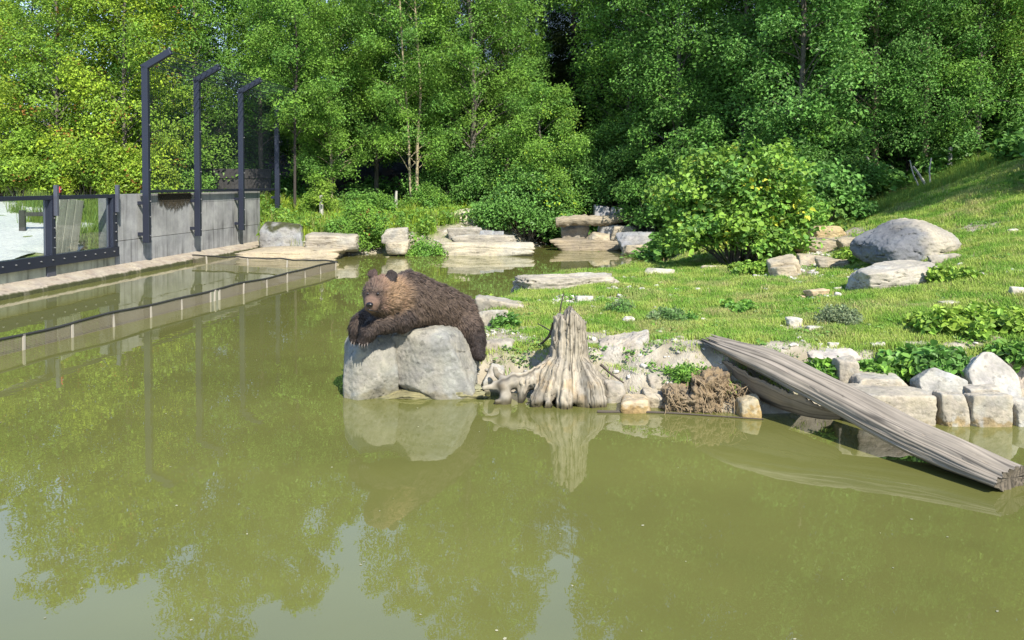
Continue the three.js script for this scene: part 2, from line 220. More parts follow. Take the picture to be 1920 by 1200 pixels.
{
  const wall = thing('concrete_wall', 'streaked grey concrete wall with a sloping ledge standing in the pond', 'wall', W0, WTURN);
  const weather = (x, y) => { const drip = sm(n3(x * 4.1, y * 0.25, 2) * 0.6 + n3(x * 11, y * 0.5, 5) * 0.4, -0.15, 0.4), p = fbm(x * 0.8, y * 0.8, 3, 3); const k = 1.1 - 0.42 * drip * sm(fbm(x * 0.9 + 4, y * 0.7, 8, 2), -0.2, 0.25) + 0.4 * p - 0.25 * sm(n3(x * 17, y * 0.35, 9), 0.3, 0.7); return [k, k, k]; };
  const face = (x0, x1, y0, y1, base, z = -0.15) => { const g = new THREE.BoxGeometry(x1 - x0, y1 - y0, 0.3, Math.ceil((x1 - x0) * 20), Math.ceil((y1 - y0) * 9), 1).translate((x0 + x1) / 2, (y0 + y1) / 2, z); boxUV(g); const h = boxUV(g); return setColors(h, (x, y) => { const w = weather(x, y); return [base[0] * w[0], base[1] * w[1], base[2] * w[2]]; }); };
  // formwork panels with open joints between them
  const joints = [4.14, 5.5, 8.4, 11.5, 13.45];
  for (let i = 0; i < 4; i++) {
    mesh('panel', face(joints[i] + 0.006, joints[i + 1] - 0.006, 0.92, 2.21, [0.33, 0.328, 0.32]), concrete, wall);
    mesh('panel', face(joints[i] + 0.006, joints[i + 1] - 0.006, -0.9, 0.905, [0.32, 0.322, 0.32]), concrete, wall);
  }
  mesh('parapet', face(-13, 4.13, -0.9, 0.52, [0.5, 0.5, 0.38]), concrete, wall);
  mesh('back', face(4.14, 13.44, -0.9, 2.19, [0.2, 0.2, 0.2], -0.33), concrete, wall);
  const prof = [[0.6, -0.9], [0.5, 0.08], [0.47, 0.125], [0.41, 0.15], [0.2, 0.21], [0.004, 0.265]], cuts = [-13, 4.5, 7.2, 10.4, 13.9];
  for (let i = 0; i < 4; i++) {
    const a = cuts[i] + 0.015, b = cuts[i + 1] - 0.015, n = Math.ceil((b - a) * 22), rows = [], pos = [], idx = [];
    for (let k = 0; k < prof.length - 1; k++) for (let m = k === 0 ? 0 : 0; m < 4; m++) rows.push([mix(prof[k][0], prof[k + 1][0], m / 4), mix(prof[k][1], prof[k + 1][1], m / 4)]); rows.push(prof.at(-1));
    for (let s = 0; s <= n; s++) { const x = mix(a, b, s / n); for (const [z, y] of rows) { const e = 0.005 * fbm(x * 2, y * 5, z * 5, 3); pos.push(x, y + e, z + e); } }
    const m = rows.length; for (let s = 0; s < n; s++) for (let k = 0; k < m - 1; k++) { const q = s * m + k; idx.push(q, q + m, q + 1, q + 1, q + m, q + m + 1); }
    for (const e of [0, n]) { const c = pos.length / 3; pos.push(mix(a, b, e / n), -0.9, 0); for (let k = 0; k < m - 1; k++) idx.push(c, e * m + k, e * m + k + 1); const f = pos.length / 3; pos.push(mix(a, b, e / n), 0.26, 0); idx.push(c, e * m + m - 1, f); }
    let g = new THREE.BufferGeometry(); g.setAttribute('position', new THREE.Float32BufferAttribute(pos, 3)); g.setIndex(idx); g.computeVertexNormals(); g = boxUV(g);
    setColors(g, (x, y, z) => { const q = fbm(x * 2, y * 3, z * 2, 3), algae = 1 - sm(y + 0.03 * q + 0.02 * fbm(x * 9, 3, 1, 4), 0.085, 0.125); return mix3(mix3([0.34, 0.28, 0.22], [0.44, 0.39, 0.31], clamp(0.5 + q)), [0.06, 0.065, 0.02], algae); });
    mesh('ledge', g, concreteLow, wall);
  }
  // dry creepers hanging over the top edge
  const cr = []; for (let i = 0; i < 420; i++) { const x = 6.25 + 1.9 * Math.pow(rnd(), 0.9), l = rr(0.1, 0.62) * (1 - 0.5 * Math.abs((x - 7.2) / 1.2)), a = V(x, 2.215, 0.012), b = V(x + rr(-0.08, 0.08), 2.2 - l * 0.6, 0.03), c = V(x + rr(-0.12, 0.12), 2.2 - l, 0.02); cr.push(tube([a, b, c], 0.008, 0.003, 4, 4)); }
  const m = mesh('hanging_creeper', merge(cr), new THREE.MeshStandardMaterial({ color: new THREE.Color(0.035, 0.028, 0.016), roughness: 1 }), wall); m.userData.kind = 'stuff';
}
{
  const win = thing('viewing_window', 'dark steel framed row of glass panes set along the concrete wall', 'window', W0, WTURN);
  const glass = new THREE.MeshPhysicalMaterial({ color: new THREE.Color(0.93, 0.97, 0.95), transmission: 1, roughness: 0, ior: 1.45, thickness: 0 });
  const step = 2.42, xs = [4.0, 4.0 - step, 4.0 - 2 * step, 4.0 - 3 * step];
  const bt = new THREE.CylinderGeometry(0.016, 0.018, 0.03, 8).rotateX(Math.PI / 2);
  mesh('bottom_beam', box(4.14 + 7, 0.27, 0.2, (4.14 - 7) / 2, 0.645, 0.03), steel, win);
  mesh('top_beam', box(4.14 + 7, 0.1, 0.16, (4.14 - 7) / 2, 2.17, 0.02), steel, win);
  for (let x = 3.9; x > -3.5; x -= 0.4) { const b = mesh('bolt', bt, galvanised, win); b.position.set(x, 0.66, 0.142); }
  xs.forEach((x, i) => {
    const p = mesh('mullion', box(i ? 0.14 : 0.2, 1.337, 0.18, x, 1.449, 0.02), steel, win); p.name = 'mullion';
    const bracket = mesh('bracket', box(0.07, 0.75, 0.1, x + 0.02, 2.1, 0.165), steelLight, win);
    for (let k = 0; k < 5; k++) { const b = mesh('bolt', bt, galvanised, win); b.position.set(x + 0.02, 0.95 + k * 0.24, 0.122); }
    if (i) mesh('wall_bracket', box(0.3, 0.4, 0.05, x, 0.3, 0.024), steelLight, win);
    if (i < 3) {
      mesh('glass_pane', box(step - 0.245, 1.337, 0.03, x - step / 2 - 0.01, 1.449, -0.02, 0), glass, win);
      mesh('seal', merge([box(0.03, 1.337, 0.05, x - 0.147, 1.449, -0.02), box(0.03, 1.337, 0.05, x - step + 0.127, 1.449, -0.02)]), steelLight, win);
    }
  });
}
{
  const fence = thing('enclosure_fence', 'tall dark steel fence with inward bent posts and wire mesh above the concrete wall', 'fence', W0, WTURN);
  const px = [5.22, 8.13, 11.27, 14.5], top = 5.9;
  const arm = (x) => { // a post bent towards the pond at its top
    const g = [box(0.13, top - 0.8, 0.19, x, (top + 0.8) / 2, 0.28, 0.012)];
    const a = box(0.13, 0.19, 0.98, 0, 0, 0.49, 0.012).rotateX(-0.5).translate(x, top - 0.06, 0.2); g.push(a); return merge(g);
  };
  px.forEach((x, i) => {
    const p = mesh('post', arm(x), steel, fence);
    for (const y of [1.05, 1.95]) mesh('standoff', box(0.07, 0.1, 0.2, x + 0.02, y, 0.1), steel, fence);
    for (const y of [1.0, 1.55, 2.0, 2.9, 4.2]) { const b = mesh('bolt', new THREE.CylinderGeometry(0.018, 0.02, 0.03, 8).rotateX(Math.PI / 2).translate(x + 0.03, y, 0.385), galvanised, p); }
  });
  const tip = [top - 0.06 + Math.sin(0.5) * 0.98, 0.2 + Math.cos(0.5) * 0.98];
  for (let i = 0; i < 3; i++) {
    const w = [], a = px[i], b = px[i + 1];
    for (let x = a + 0.1; x < b; x += 0.1) w.push(new THREE.BoxGeometry(0.0045, top - 2.25, 0.0035).translate(x, (top + 2.25) / 2, 0.2));
    for (let y = 2.3; y < top; y += 0.2) w.push(new THREE.BoxGeometry(b - a, 0.004, 0.004).translate((a + b) / 2, y, 0.206));
    mesh('wire_mesh', merge(w), steel, fence);
    const o = [];
    for (let k = 0; k < 5; k++) { const t = 0.1 + 0.9 * k / 4; o.push(new THREE.BoxGeometry(b - a, 0.02, 0.02).translate((a + b) / 2, mix(top, tip[0], t), mix(0.2, tip[1], t))); }
    for (let x = a + 0.12; x < b; x += 0.12) o.push(new THREE.BoxGeometry(0.005, 0.005, 0.98).translate(0, 0, 0.49).rotateX(-0.5).translate(x, top - 0.055, 0.2));
    mesh('overhang_wires', merge(o), steel, fence);
  }
  mesh('rail', box(9.3, 0.09, 0.07, 9.86, 2.28, 0.12), steel, fence);
}
{ // low floating barrier of mesh panels that shuts off the water under the wall
  const bar0 = thing('floating_barrier', 'low mesh barrier on a black rail floating in front of the concrete wall', 'barrier', V(0, 0, 0));
  const silver = new THREE.MeshStandardMaterial({ color: new THREE.Color(0.38, 0.34, 0.27), roughness: 0.7 }), wireM = new THREE.MeshStandardMaterial({ color: new THREE.Color(0.16, 0.135, 0.09), roughness: 0.8 }), rubber = new THREE.MeshStandardMaterial({ color: new THREE.Color(0.025, 0.025, 0.022), roughness: 0.7 });
  const A = onY(-330, 752, 0), B = onY(633, 505.5, 0), C = WL(7.35, 0, 0.5), H = 0.24, posts = [-300, -170, -60, 42, 134, 212, 282, 340, 394, 402, 411, 456, 500, 538, 572, 601, 629];
  const onLine = (u, a, b) => { const r = ray(u, 500), k = r.x / -r.z; const t = (a.x + k * a.z) / ((a.x - b.x) + k * (a.z - b.z)); return a.clone().lerp(b, clamp(t)); };
  const run = (a, b, stops, fine) => {
    const dir = b.clone().sub(a), L = dir.length(); dir.normalize();
    const wob = (t) => 0.012 * Math.sin(t * 23) + 0.01 * Math.sin(t * 41 + 1), pts = []; for (let i = 0; i <= 24; i++) pts.push(a.clone().lerp(b, i / 24).add(V(0, H + wob(i / 24), 0)));
    mesh('top_rail', tube(pts, 0.022, 0.022, 60, 7), rubber, bar0);
    stops.forEach((p, i) => { mesh('post', box(0.05, H + 0.3, 0.03, 0, 0, 0, 0.004).rotateY(Math.atan2(dir.x, dir.z) + Math.PI / 2).rotateZ(rr(-0.08, 0.08)).translate(p.x, (H - 0.3) / 2, p.z), silver, bar0); });
    const all = [a, ...stops, b];
    for (let i = 0; i < all.length - 1; i++) {
      const p = all[i], q = all[i + 1], l = p.distanceTo(q), w = []; if (l < 0.3) continue;
      const n = Math.round(l / (fine ? 0.05 : 0.024)), turn = Math.atan2(-(q.z - p.z), q.x - p.x);
      for (let k = 1; k < n; k++) { const m = p.clone().lerp(q, k / n); w.push(new THREE.BoxGeometry(0.007, H + 0.1, 0.007).translate(m.x, (H - 0.1) / 2, m.z)); }
      for (let y = -0.02; y < H; y += 0.024) w.push(new THREE.BoxGeometry(l, 0.006, 0.006).rotateY(turn).translate((p.x + q.x) / 2, y, (p.z + q.z) / 2));
      mesh('mesh_panel', merge(w), wireM, bar0);
    }
  };
  run(A, B, posts.map((u) => onLine(u, A, B)), false);
  run(C, B, [388, 465, 538].map((u) => onLine(u, C, B)), true);
}
{ // behind the window: pale gravel path, boards, a rail, a sign; behind the fence: a dark board fence
  const g = new THREE.PlaneGeometry(34, 17, 120, 60).rotateX(-Math.PI / 2).translate(-29.2, 0, -24), p = g.attributes.position, uv = [];
  for (let i = 0; i < p.count; i++) { const x = p.getX(i), z = p.getZ(i); p.setY(i, height(x, z) + 0.03 + 0.01 * n3(x * 3, 1, z * 3)); uv.push(x, z); }
  g.setAttribute('uv', new THREE.Float32BufferAttribute(uv, 2)); g.computeVertexNormals();
  const s = WL(0, 0, -0.6); { const keep = [], ix = g.index.array; for (let i = 0; i < ix.length; i += 3) { let ok = true; for (let k = 0; k < 3; k++) { const q = V(p.getX(ix[i + k]), 0, p.getZ(ix[i + k])).sub(W0).applyAxisAngle(V(0, 1, 0), -WTURN); if (q.z > -0.4) ok = false; } if (ok) keep.push(ix[i], ix[i + 1], ix[i + 2]); } g.setIndex(keep); }
  struct('gravel_path', g, new THREE.MeshStandardMaterial({ color: new THREE.Color(0.56, 0.56, 0.55), map: rep(rockTex, 1.3), bumpMap: rep(rockBump, 2), bumpScale: 0.02, roughness: 1 }));
  const greyWood = new THREE.MeshStandardMaterial({ color: new THREE.Color(0.4, 0.39, 0.33), map: rep(woodTex, 1, 0.6), bumpMap: rep(woodBump, 1, 0.6), bumpScale: 0.006, roughness: 0.9 });
  const darkWood = new THREE.MeshStandardMaterial({ color: new THREE.Color(0.05, 0.047, 0.045), map: rep(woodTex, 1, 0.6), roughness: 0.9 });
  const lean = thing('leaning_boards', 'weathered grey panel of three boards leaning behind the right window pane', 'panel', WL(3.35, height(WL(3.35, 0, -1).x, WL(3.35, 0, -1).z) + 0.02, -0.95), WTURN);
  for (let i = 0; i < 3; i++) mesh('board', box(0.3, 1.7, 0.04, (i - 1) * 0.33, 0.85, 0).rotateZ(-0.13).rotateX(0.06), greyWood, lean);
  mesh('cleat', box(1.0, 0.09, 0.04, 0.1, 1.55, -0.045).rotateZ(-0.13).rotateX(0.06), darkWood, lean);
  const rp = at(42, 405, 23.5), rail = thing('barrier_rail', 'dark low timber rail on a post beside the gravel path behind the glass', 'rail', V(rp.x, height(rp.x, rp.z), rp.z), 0.3);
  mesh('post', box(0.16, 0.75, 0.16, 0, 0.3, 0), darkWood, rail); mesh('rail', box(1.6, 0.12, 0.12, 0.82, 0.55, 0), darkWood, rail);
  const rs = WL(1.95, 2.23, 0.02), red = thing('red_sign', 'small red sign on the top beam of the viewing window', 'sign', rs, WTURN + 0.5);
  mesh('sign_board', box(0.3, 0.15, 0.02, 0, 0.13, 0), new THREE.MeshStandardMaterial({ color: new THREE.Color(0.55, 0.03, 0.04), roughness: 0.5 }), red);
  mesh('stripe', box(0.14, 0.03, 0.006, 0.0, 0.14, 0.014, 0).rotateZ(0.05), new THREE.MeshStandardMaterial({ color: new THREE.Color(0.75, 0.6, 0.6), roughness: 0.5 }), red);
  mesh('stem', box(0.03, 0.12, 0.02, 0, 0.0, -0.01), steel, red);
  const a = at(368, 335, 33.2), b = at(508, 335, 33.6), turn = Math.atan2(-(b.z - a.z), b.x - a.x), L = a.distanceTo(b), bf = thing('board_fence', 'dark grey board fence in shade behind the concrete wall', 'fence', V(a.x, 1.5, a.z), turn);
  for (let i = 0; i < 3; i++) mesh('board', box(L, 0.42, 0.05, L / 2, 0.55 + i * 0.45, 0), darkWood, bf);
  for (let i = 0; i < 3; i++) mesh('post', box(0.12, 1.7, 0.12, 0.1 + i * (L - 0.2) / 2, 0.8, -0.09), darkWood, bf);
}
// ------------------------------------------------------------------ rocks and stones
const rockMats = new Map();
function rockMat(c, rough = 0.92) { const k = c.join(); if (!rockMats.has(k)) rockMats.set(k, new THREE.MeshStandardMaterial({ color: new THREE.Color(...c), map: rep(rockTex, 0.8), bumpMap: rep(rockBump, 1.1), bumpScale: 0.013, roughness: rough, vertexColors: true })); return rockMats.get(k); }
const PALE = [0.4, 0.355, 0.28], CREAM = [0.46, 0.395, 0.29], GREY = [0.3, 0.3, 0.3], WARM = [0.42, 0.38, 0.31], DARK = [0.2, 0.2, 0.21], SAND = [0.43, 0.36, 0.25];
// a stone as a block [w, h, d] with its corners knocked off by planes; planes: extra [nx, ny, nz, distance in half sizes]
function rockGeo(w, h, d, { s = 1, cuts = 9, det = 20, round = 0.06, rough = 0.045, planes = [], strata = 0.22, tint, jit = 0.22, top } = {}) {
  const keepSeed = seed; seed = 777 + s * 131;
  const PL = []; for (const [x, y, z] of [[1, 0, 0], [-1, 0, 0], [0, 1, 0], [0, -1, 0], [0, 0, 1], [0, 0, -1]]) PL.push([V(x + rr(-jit, jit), y + rr(-jit, jit), z + rr(-jit, jit)).normalize(), rr(0.82, 1)]);
  for (let i = 0; i < cuts; i++) { const n = V(rr(-1, 1), rr(-0.7, 1), rr(-1, 1)).normalize(), m = Math.abs(n.x) + Math.abs(n.y) + Math.abs(n.z); PL.push([n, rr(0.6, 0.82) * m]); }
  for (const [x, y, z, k] of planes) PL.push([V(x, y, z).normalize(), k]);
  const g = new THREE.IcosahedronGeometry(1, det); seed = keepSeed;
  let q = g.clone(); q.deleteAttribute('uv'); q.deleteAttribute('normal');
  const key = new Map(), ids = [], pts = [], p = q.attributes.position;
  for (let i = 0; i < p.count; i++) { const k = [p.getX(i), p.getY(i), p.getZ(i)].map((t) => Math.round(t * 1e4)).join(); if (!key.has(k)) { key.set(k, pts.length); pts.push(V().fromBufferAttribute(p, i)); } ids.push(key.get(k)); }
  const o = s * 7.7, sc = Math.max(w, h, d);
  for (const v of pts) {
    const m = Math.max(Math.abs(v.x), Math.abs(v.y), Math.abs(v.z)); v.divideScalar(mix(1, m, 0.55)).normalize();
    let near = 1e9, r = 0; for (const [n, k] of PL) { const c = n.dot(v); if (c > 0.02) near = Math.min(near, k / c); }
    for (const [n, k] of PL) { const c = n.dot(v); if (c > 0.02) r += Math.exp((near - k / c) / round); }
    const R = near - round * Math.log(r); v.multiplyScalar(R);
    const f = 1 + rough * (1.4 * fbm(v.x * 1.6 + o, v.y * 1.6, v.z * 1.6, 3) + 0.75 * Math.abs(fbm(v.x * 4 + o, v.y * 4, v.z * 4, 3)) + strata * n3(v.x * 1.1 + o, v.y * 8, v.z * 1.1) - (det > 22 ? 2.2 * (1 - sm(Math.abs(n3(v.x * 1.3 + o, v.y * 1.9, v.z * 1.3)), 0, 0.05)) * sm(n3(v.x + o, v.y, v.z + 5), -0.1, 0.3) : 0) + 0.35 * fbm(v.x * 9 + o, v.y * 9, v.z * 9, 2)); v.multiplyScalar(f);
    v.set(v.x * w / 2, v.y * h / 2, v.z * d / 2);
  }
  const out = new THREE.BufferGeometry(); out.setAttribute('position', new THREE.Float32BufferAttribute(pts.flatMap((v) => [v.x, v.y, v.z]), 3)); out.setIndex(ids); out.computeVertexNormals();
  setColors(out, (x, y, z) => { const n = fbm(x * 2.2 / sc + o, y * 2.2 / sc, z * 2.2 / sc, 4), m = fbm(x * 1.6 / sc + o, y * 1.6 / sc + 9, z * 1.6 / sc, 2), k = (1 + 0.42 * n) * (1 + 0.3 * m); let c = mix3([k, k * (1 - 0.03 * n), k * (1 - 0.08 * n)], [k * 0.82, k * 0.86, k * 0.92], sm(m + 0.3 * n, 0.02, 0.3)); return tint ? tint(x, y, z, c, n) : c; });
  return boxUV(out);
}
// rock seen in the photograph between columns u0..u1 and rows v0..v1, its foot at distance d
function rock(name, label, [u0, u1, v0, v1], { d, depth = 0.8, mat = PALE, turn = 0, tilt = 0, roll = 0, sink = 0.18, category = 'rock', group, ...o } = {}) {
  const uc = (u0 + u1) / 2, foot = d ? at(uc, v1, d) : ground(uc, v1), D = -foot.z, w = (u1 - u0) * D / 1440, full = at(uc, v0, D).y - foot.y, h = Math.max(0.03, full) * (1 + sink) * (full > w ? 1 : 1);
  const m = single(name, label, category, rockGeo(w * 1.04, h * 1.04, w * depth, o), rockMat(mat), V(foot.x, foot.y + h / 2 - h * sink / (1 + sink), foot.z - w * depth * 0.42), group);
  m.rotation.set(tilt, turn, roll); return m;
}
const algae = (x, y, z, c, n) => c;
// the boulder under the bear: a pale broken block, dark and undercut at its foot, with a green waterline
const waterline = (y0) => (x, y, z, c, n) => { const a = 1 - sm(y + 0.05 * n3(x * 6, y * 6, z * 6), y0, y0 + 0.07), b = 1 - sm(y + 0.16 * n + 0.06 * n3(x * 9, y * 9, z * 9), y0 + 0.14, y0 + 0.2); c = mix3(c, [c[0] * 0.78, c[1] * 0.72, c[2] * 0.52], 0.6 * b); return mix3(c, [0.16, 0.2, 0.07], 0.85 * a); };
{
  const big = single('boulder', 'big pale angular boulder in the water under the bear', 'boulder', rockGeo(1.22, 1.16, 1.0, { s: 5, det: 56, cuts: 0, jit: 0.05, round: 0.022, rough: 0.03, strata: 0.15, planes: [[-0.55, 0.12, 0.84, 0.86], [0.16, 0.1, 0.98, 0.9], [0.86, 0.42, 0.2, 0.78], [0.5, 0.85, 0.1, 0.9], [-0.55, 0.8, 0.2, 1.06], [0.05, 0.75, 0.66, 1.03], [-0.4, -0.78, 0.48, 0.76], [0.3, -0.8, 0.5, 1.05]], tint: waterline(-0.4) }), rockMat([0.285, 0.268, 0.225]), at(812, 692, 9.38).setY(0.29)); big.rotation.y = -0.06;
  const left = single('boulder', 'smaller pale boulder at the left end of the bear rock, shaded by the hanging paws', 'boulder', rockGeo(0.66, 1.04, 0.8, { s: 11, det: 36, cuts: 2, jit: 0.1, round: 0.03, rough: 0.03, planes: [[-0.8, 0.6, 0.3, 0.95], [0.1, 0.8, 0.6, 1.0], [-0.6, 0, 0.8, 1.0], [0.2, -0.4, 0.9, 0.95]], tint: waterline(-0.3) }), rockMat([0.3, 0.285, 0.24]), at(692, 690, 9.28).setY(0.22)); left.rotation.y = 0.2;
  single('boulder', 'low wet stone with mossy edge along the foot of the bear rock', 'boulder', rockGeo(1.45, 0.26, 0.66, { s: 3, det: 30, cuts: 6, round: 0.04, rough: 0.08, tint: waterline(0.02) }), rockMat([0.28, 0.26, 0.15]), at(800, 735, 9.25).setY(-0.05));
}
const R = rock;
R('rock', 'pale rock ledge just right of the bear behind the hind foot', [900, 985, 565, 612], { d: 12.6, depth: 1.1, s: 4, mat: PALE, sink: 0.6 });
R('rock', 'low pale rock behind the rump of the bear beside the water', [885, 955, 590, 636], { d: 11.3, depth: 1.2, s: 15, mat: PALE, sink: 0.5 });
R('rock', 'pale jagged rock right of the bear hind foot at the boulder', [895, 968, 640, 692], { d: 9.75, depth: 0.9, s: 6, mat: PALE, sink: 0.4 });
R('rock', 'small grey rock between the bear boulder and the stump roots', [905, 948, 690, 742], { d: 9.1, depth: 1, s: 8, mat: WARM, sink: 0.5, tint: waterline(-0.05) });
R('rock_slab', 'long pale rock slab along the water behind the stump', [964, 1180, 520, 570], { d: 15.4, depth: 0.42, s: 9, mat: [0.42, 0.375, 0.3], turn: 0.3, sink: 0.35, jit: 0.1, cuts: 7, det: 40, rough: 0.07, category: 'rock slab' });
R('rock_slab', 'narrow flat slab between the long slab and the white stone by the bush', [1120, 1310, 518, 534], { d: 17.3, depth: 0.3, s: 10, mat: PALE, sink: 0.8, category: 'rock slab', cuts: 4 });
R('rock', 'white stone left of the hazel bush by the water', [1208, 1262, 506, 534], { d: 17, depth: 0.9, s: 12, mat: [0.58, 0.53, 0.41] });
R('rock', 'larger of two cream stones at the foot of the hazel bush', [1318, 1368, 500, 530], { d: 17.2, depth: 0.9, s: 13, mat: CREAM });
R('rock', 'smaller cream stone right of its larger twin below the hazel bush', [1352, 1394, 507, 530], { d: 17.0, depth: 0.9, s: 14, mat: CREAM });
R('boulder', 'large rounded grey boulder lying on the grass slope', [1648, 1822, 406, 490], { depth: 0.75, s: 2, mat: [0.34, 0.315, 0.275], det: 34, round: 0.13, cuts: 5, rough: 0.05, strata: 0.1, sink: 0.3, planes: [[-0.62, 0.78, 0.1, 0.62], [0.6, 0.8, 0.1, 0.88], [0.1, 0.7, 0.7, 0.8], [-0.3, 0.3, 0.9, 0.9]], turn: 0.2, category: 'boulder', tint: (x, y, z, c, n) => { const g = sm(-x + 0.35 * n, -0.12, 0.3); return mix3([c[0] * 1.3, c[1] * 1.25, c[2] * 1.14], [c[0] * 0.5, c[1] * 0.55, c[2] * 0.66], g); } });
R('rock_slab', 'flat pale rock slab in the grass below the large grey boulder', [1604, 1790, 502, 542], { depth: 0.6, s: 21, mat: [0.44, 0.4, 0.33], sink: 0.6, turn: 0.28, jit: 0.14, cuts: 6, det: 26, category: 'rock slab', roll: 0.06 });
R('rock', 'thin flat stone beside the right end of the pale slab', [1750, 1806, 478, 494], { s: 22, mat: PALE, depth: 0.5, sink: 0.5, roll: 0.12 });
// stones of the sandy rubble strip between the hazel bush and the grey boulder
for (const [u0, u1, v0, v1, s, label] of [[1446, 1504, 488, 516, 31, 'large tan stone at the lower left of the rubble strip'], [1500, 1548, 478, 498, 32, 'tan angular stone in the middle of the lower rubble strip'], [1530, 1586, 424, 446, 33, 'ochre stone at the top end of the rubble strip'], [1500, 1590, 448, 470, 34, 'flat tan stone in the upper part of the rubble strip'], [1580, 1625, 446, 466, 35, 'small flat stone right side of the rubble strip near the grey boulder'], [1450, 1500, 496, 520, 36, 'low tan stone at the bottom of the rubble strip'], [1540, 1600, 486, 502, 37, 'flat stone low in the rubble strip above the pale slab']])
  R('rock', label, [u0, u1, v0, v1], { s, mat: s === 33 ? [0.5, 0.38, 0.2] : SAND, depth: 0.9, sink: 0.5, roll: rr(-0.15, 0.15) });
// bank revetment at the right: blocks at the water, broken slabs above
const bank = (label, b, o) => R('bank_stone', label, b, { category: 'stone', sink: 0.3, depth: 0.6, det: 24, round: 0.06, jit: 0.08, cuts: 4, rough: 0.03, ...o });
const cut = (y0) => (x, y, z, c, n) => mix3(c, [c[0] * 0.85, c[1] * 0.72, c[2] * 0.48], 1 - sm(y + 0.14 * n + 0.04 * n3(x * 11, y * 11, z * 11), y0 + 0.03, y0 + 0.08));
bank('long pale block behind the log at the waterline', [1600, 1767, 738, 800], { d: 7.95, s: 41, mat: PALE, tint: cut(-0.12) });
bank('squarish pale waterline block, second from the right of the row', [1766, 1822, 742, 802], { d: 7.92, s: 42, mat: PALE, depth: 1, tint: cut(-0.1) });
bank('pale waterline block right of the squarish one', [1822, 1906, 745, 806], { d: 7.9, s: 43, mat: PALE, tint: cut(-0.1) });
bank('waterline block cut off by the right edge of the photo', [1908, 2010, 755, 806], { d: 7.9, s: 44, mat: [0.5, 0.46, 0.38] });
bank('flat pale stone lying on the long waterline block', [1605, 1705, 708, 742], { d: 8.3, s: 45, mat: PALE, sink: 0.1 });
bank('triangular grey stone standing on the waterline blocks', [1722, 1818, 698, 746], { d: 8.25, s: 46, mat: [0.42, 0.4, 0.35], planes: [[0.6, 0.8, 0, 0.7], [-0.8, 0.6, 0, 0.85]], sink: 0.15, tilt: -0.3 });
bank('large tilted grey slab at the top of the bank by the right edge', [1822, 1920, 672, 760], { d: 8.3, s: 47, mat: [0.44, 0.41, 0.36], planes: [[0.8, 0.6, 0.1, 0.85], [-0.7, 0.72, 0, 0.95]], sink: 0.1, depth: 0.5, tilt: -0.45 });
bank('low grey wedge under the tilted slab', [1815, 1880, 726, 758], { d: 8.12, s: 48, mat: WARM, sink: 0.1 });
bank('upright pale stone in the bank just above the log', [1572, 1612, 672, 728], { d: 8.55, s: 49, mat: PALE, sink: 0.2, depth: 1 });
bank('flat pale capstone beside the upright stone above the log', [1520, 1612, 662, 686], { d: 8.9, s: 50, mat: [0.52, 0.46, 0.39], sink: 0.4, depth: 0.7 });
bank('pinkish stone at the right edge behind the tilted slab', [1890, 1960, 670, 720], { d: 8.6, s: 51, mat: [0.5, 0.42, 0.36] });
bank('brown stone at the right edge above the wedge', [1780, 1835, 700, 735], { d: 8.5, s: 52, mat: [0.36, 0.3, 0.24] });
R('bank_rock', 'broad pale flat rock face on the bank just right of the stump', [1132, 1236, 640, 716], { d: 9.3, s: 64, mat: [0.42, 0.37, 0.3], category: 'rock', sink: 0.5, depth: 0.6, det: 40, round: 0.05, cuts: 8, rough: 0.05, tilt: -0.35 });
R('bank_rock', 'broad pale flat rock on the bank, nearer the log than its twin', [1218, 1322, 644, 706], { d: 9.35, s: 68, mat: [0.4, 0.355, 0.29], category: 'rock', sink: 0.5, depth: 0.6, det: 40, round: 0.05, cuts: 8, rough: 0.05, tilt: -0.3, turn: -0.15 });
// stones of the near bank between stump and log
for (const [u0, u1, v0, v1, s, label, m] of [[1165, 1225, 742, 774, 61, 'tan stone at the water right of the stump roots', [0.5, 0.4, 0.26]], [1130, 1172, 716, 756, 62, 'pale stone under the right root of the stump', PALE], [1205, 1250, 738, 764, 63, 'rounded cream stone at the waterline left of the root clump', CREAM], [1385, 1430, 748, 784, 65, 'tan stone under the top part of the log at the water', [0.46, 0.38, 0.24]], [1215, 1262, 700, 722, 66, 'small white stone on the bank above the root clump', PALE]])
  R('bank_stone', label, [u0, u1, v0, v1], { d: s === 64 ? 9.7 : undefined, s, mat: m, category: 'stone', sink: s === 64 ? 0.9 : 0.5, depth: s === 64 ? 0.6 : 1, rough: s === 64 ? 0.07 : 0.04, det: s === 64 ? 40 : 16, round: 0.14, tint: s === 61 || s === 65 ? cut(-0.02) : undefined });
// far bank
R('boulder', 'grey boulder at the end of the concrete wall on the far bank', [486, 562, 414, 470], { d: 27.2, s: 71, mat: [0.32, 0.31, 0.29], depth: 0.9, category: 'boulder', tint: (x, y, z, c, n) => mix3(c, [0.16, 0.18, 0.06], sm(y + 0.4 * n, 0.3, 0.5)) });
R('rock_slab', 'thick pale slab overhanging the water on the far bank', [568, 666, 438, 474], { d: 26.4, s: 72, mat: PALE, sink: 0, category: 'rock slab', cuts: 3, jit: 0.06, depth: 0.7 });
R('rock_slab', 'flat sandy shelf in the water at the corner of the barrier', [440, 640, 466, 486], { d: 25.6, s: 73, mat: SAND, sink: 0.6, category: 'rock slab', cuts: 4, depth: 0.5 });
R('rock', 'small tan stone under the overhanging far slab', [570, 620, 468, 482], { d: 25.6, s: 74, mat: SAND });
R('rock', 'pale square stone on the far bank between two shrubs', [718, 766, 427, 453], { d: 27.4, s: 75, mat: WARM, depth: 0.8, cuts: 8 });
R('rock', 'pale stone at the water left of the sedge clump', [722, 765, 452, 476], { d: 26.6, s: 76, mat: CREAM });
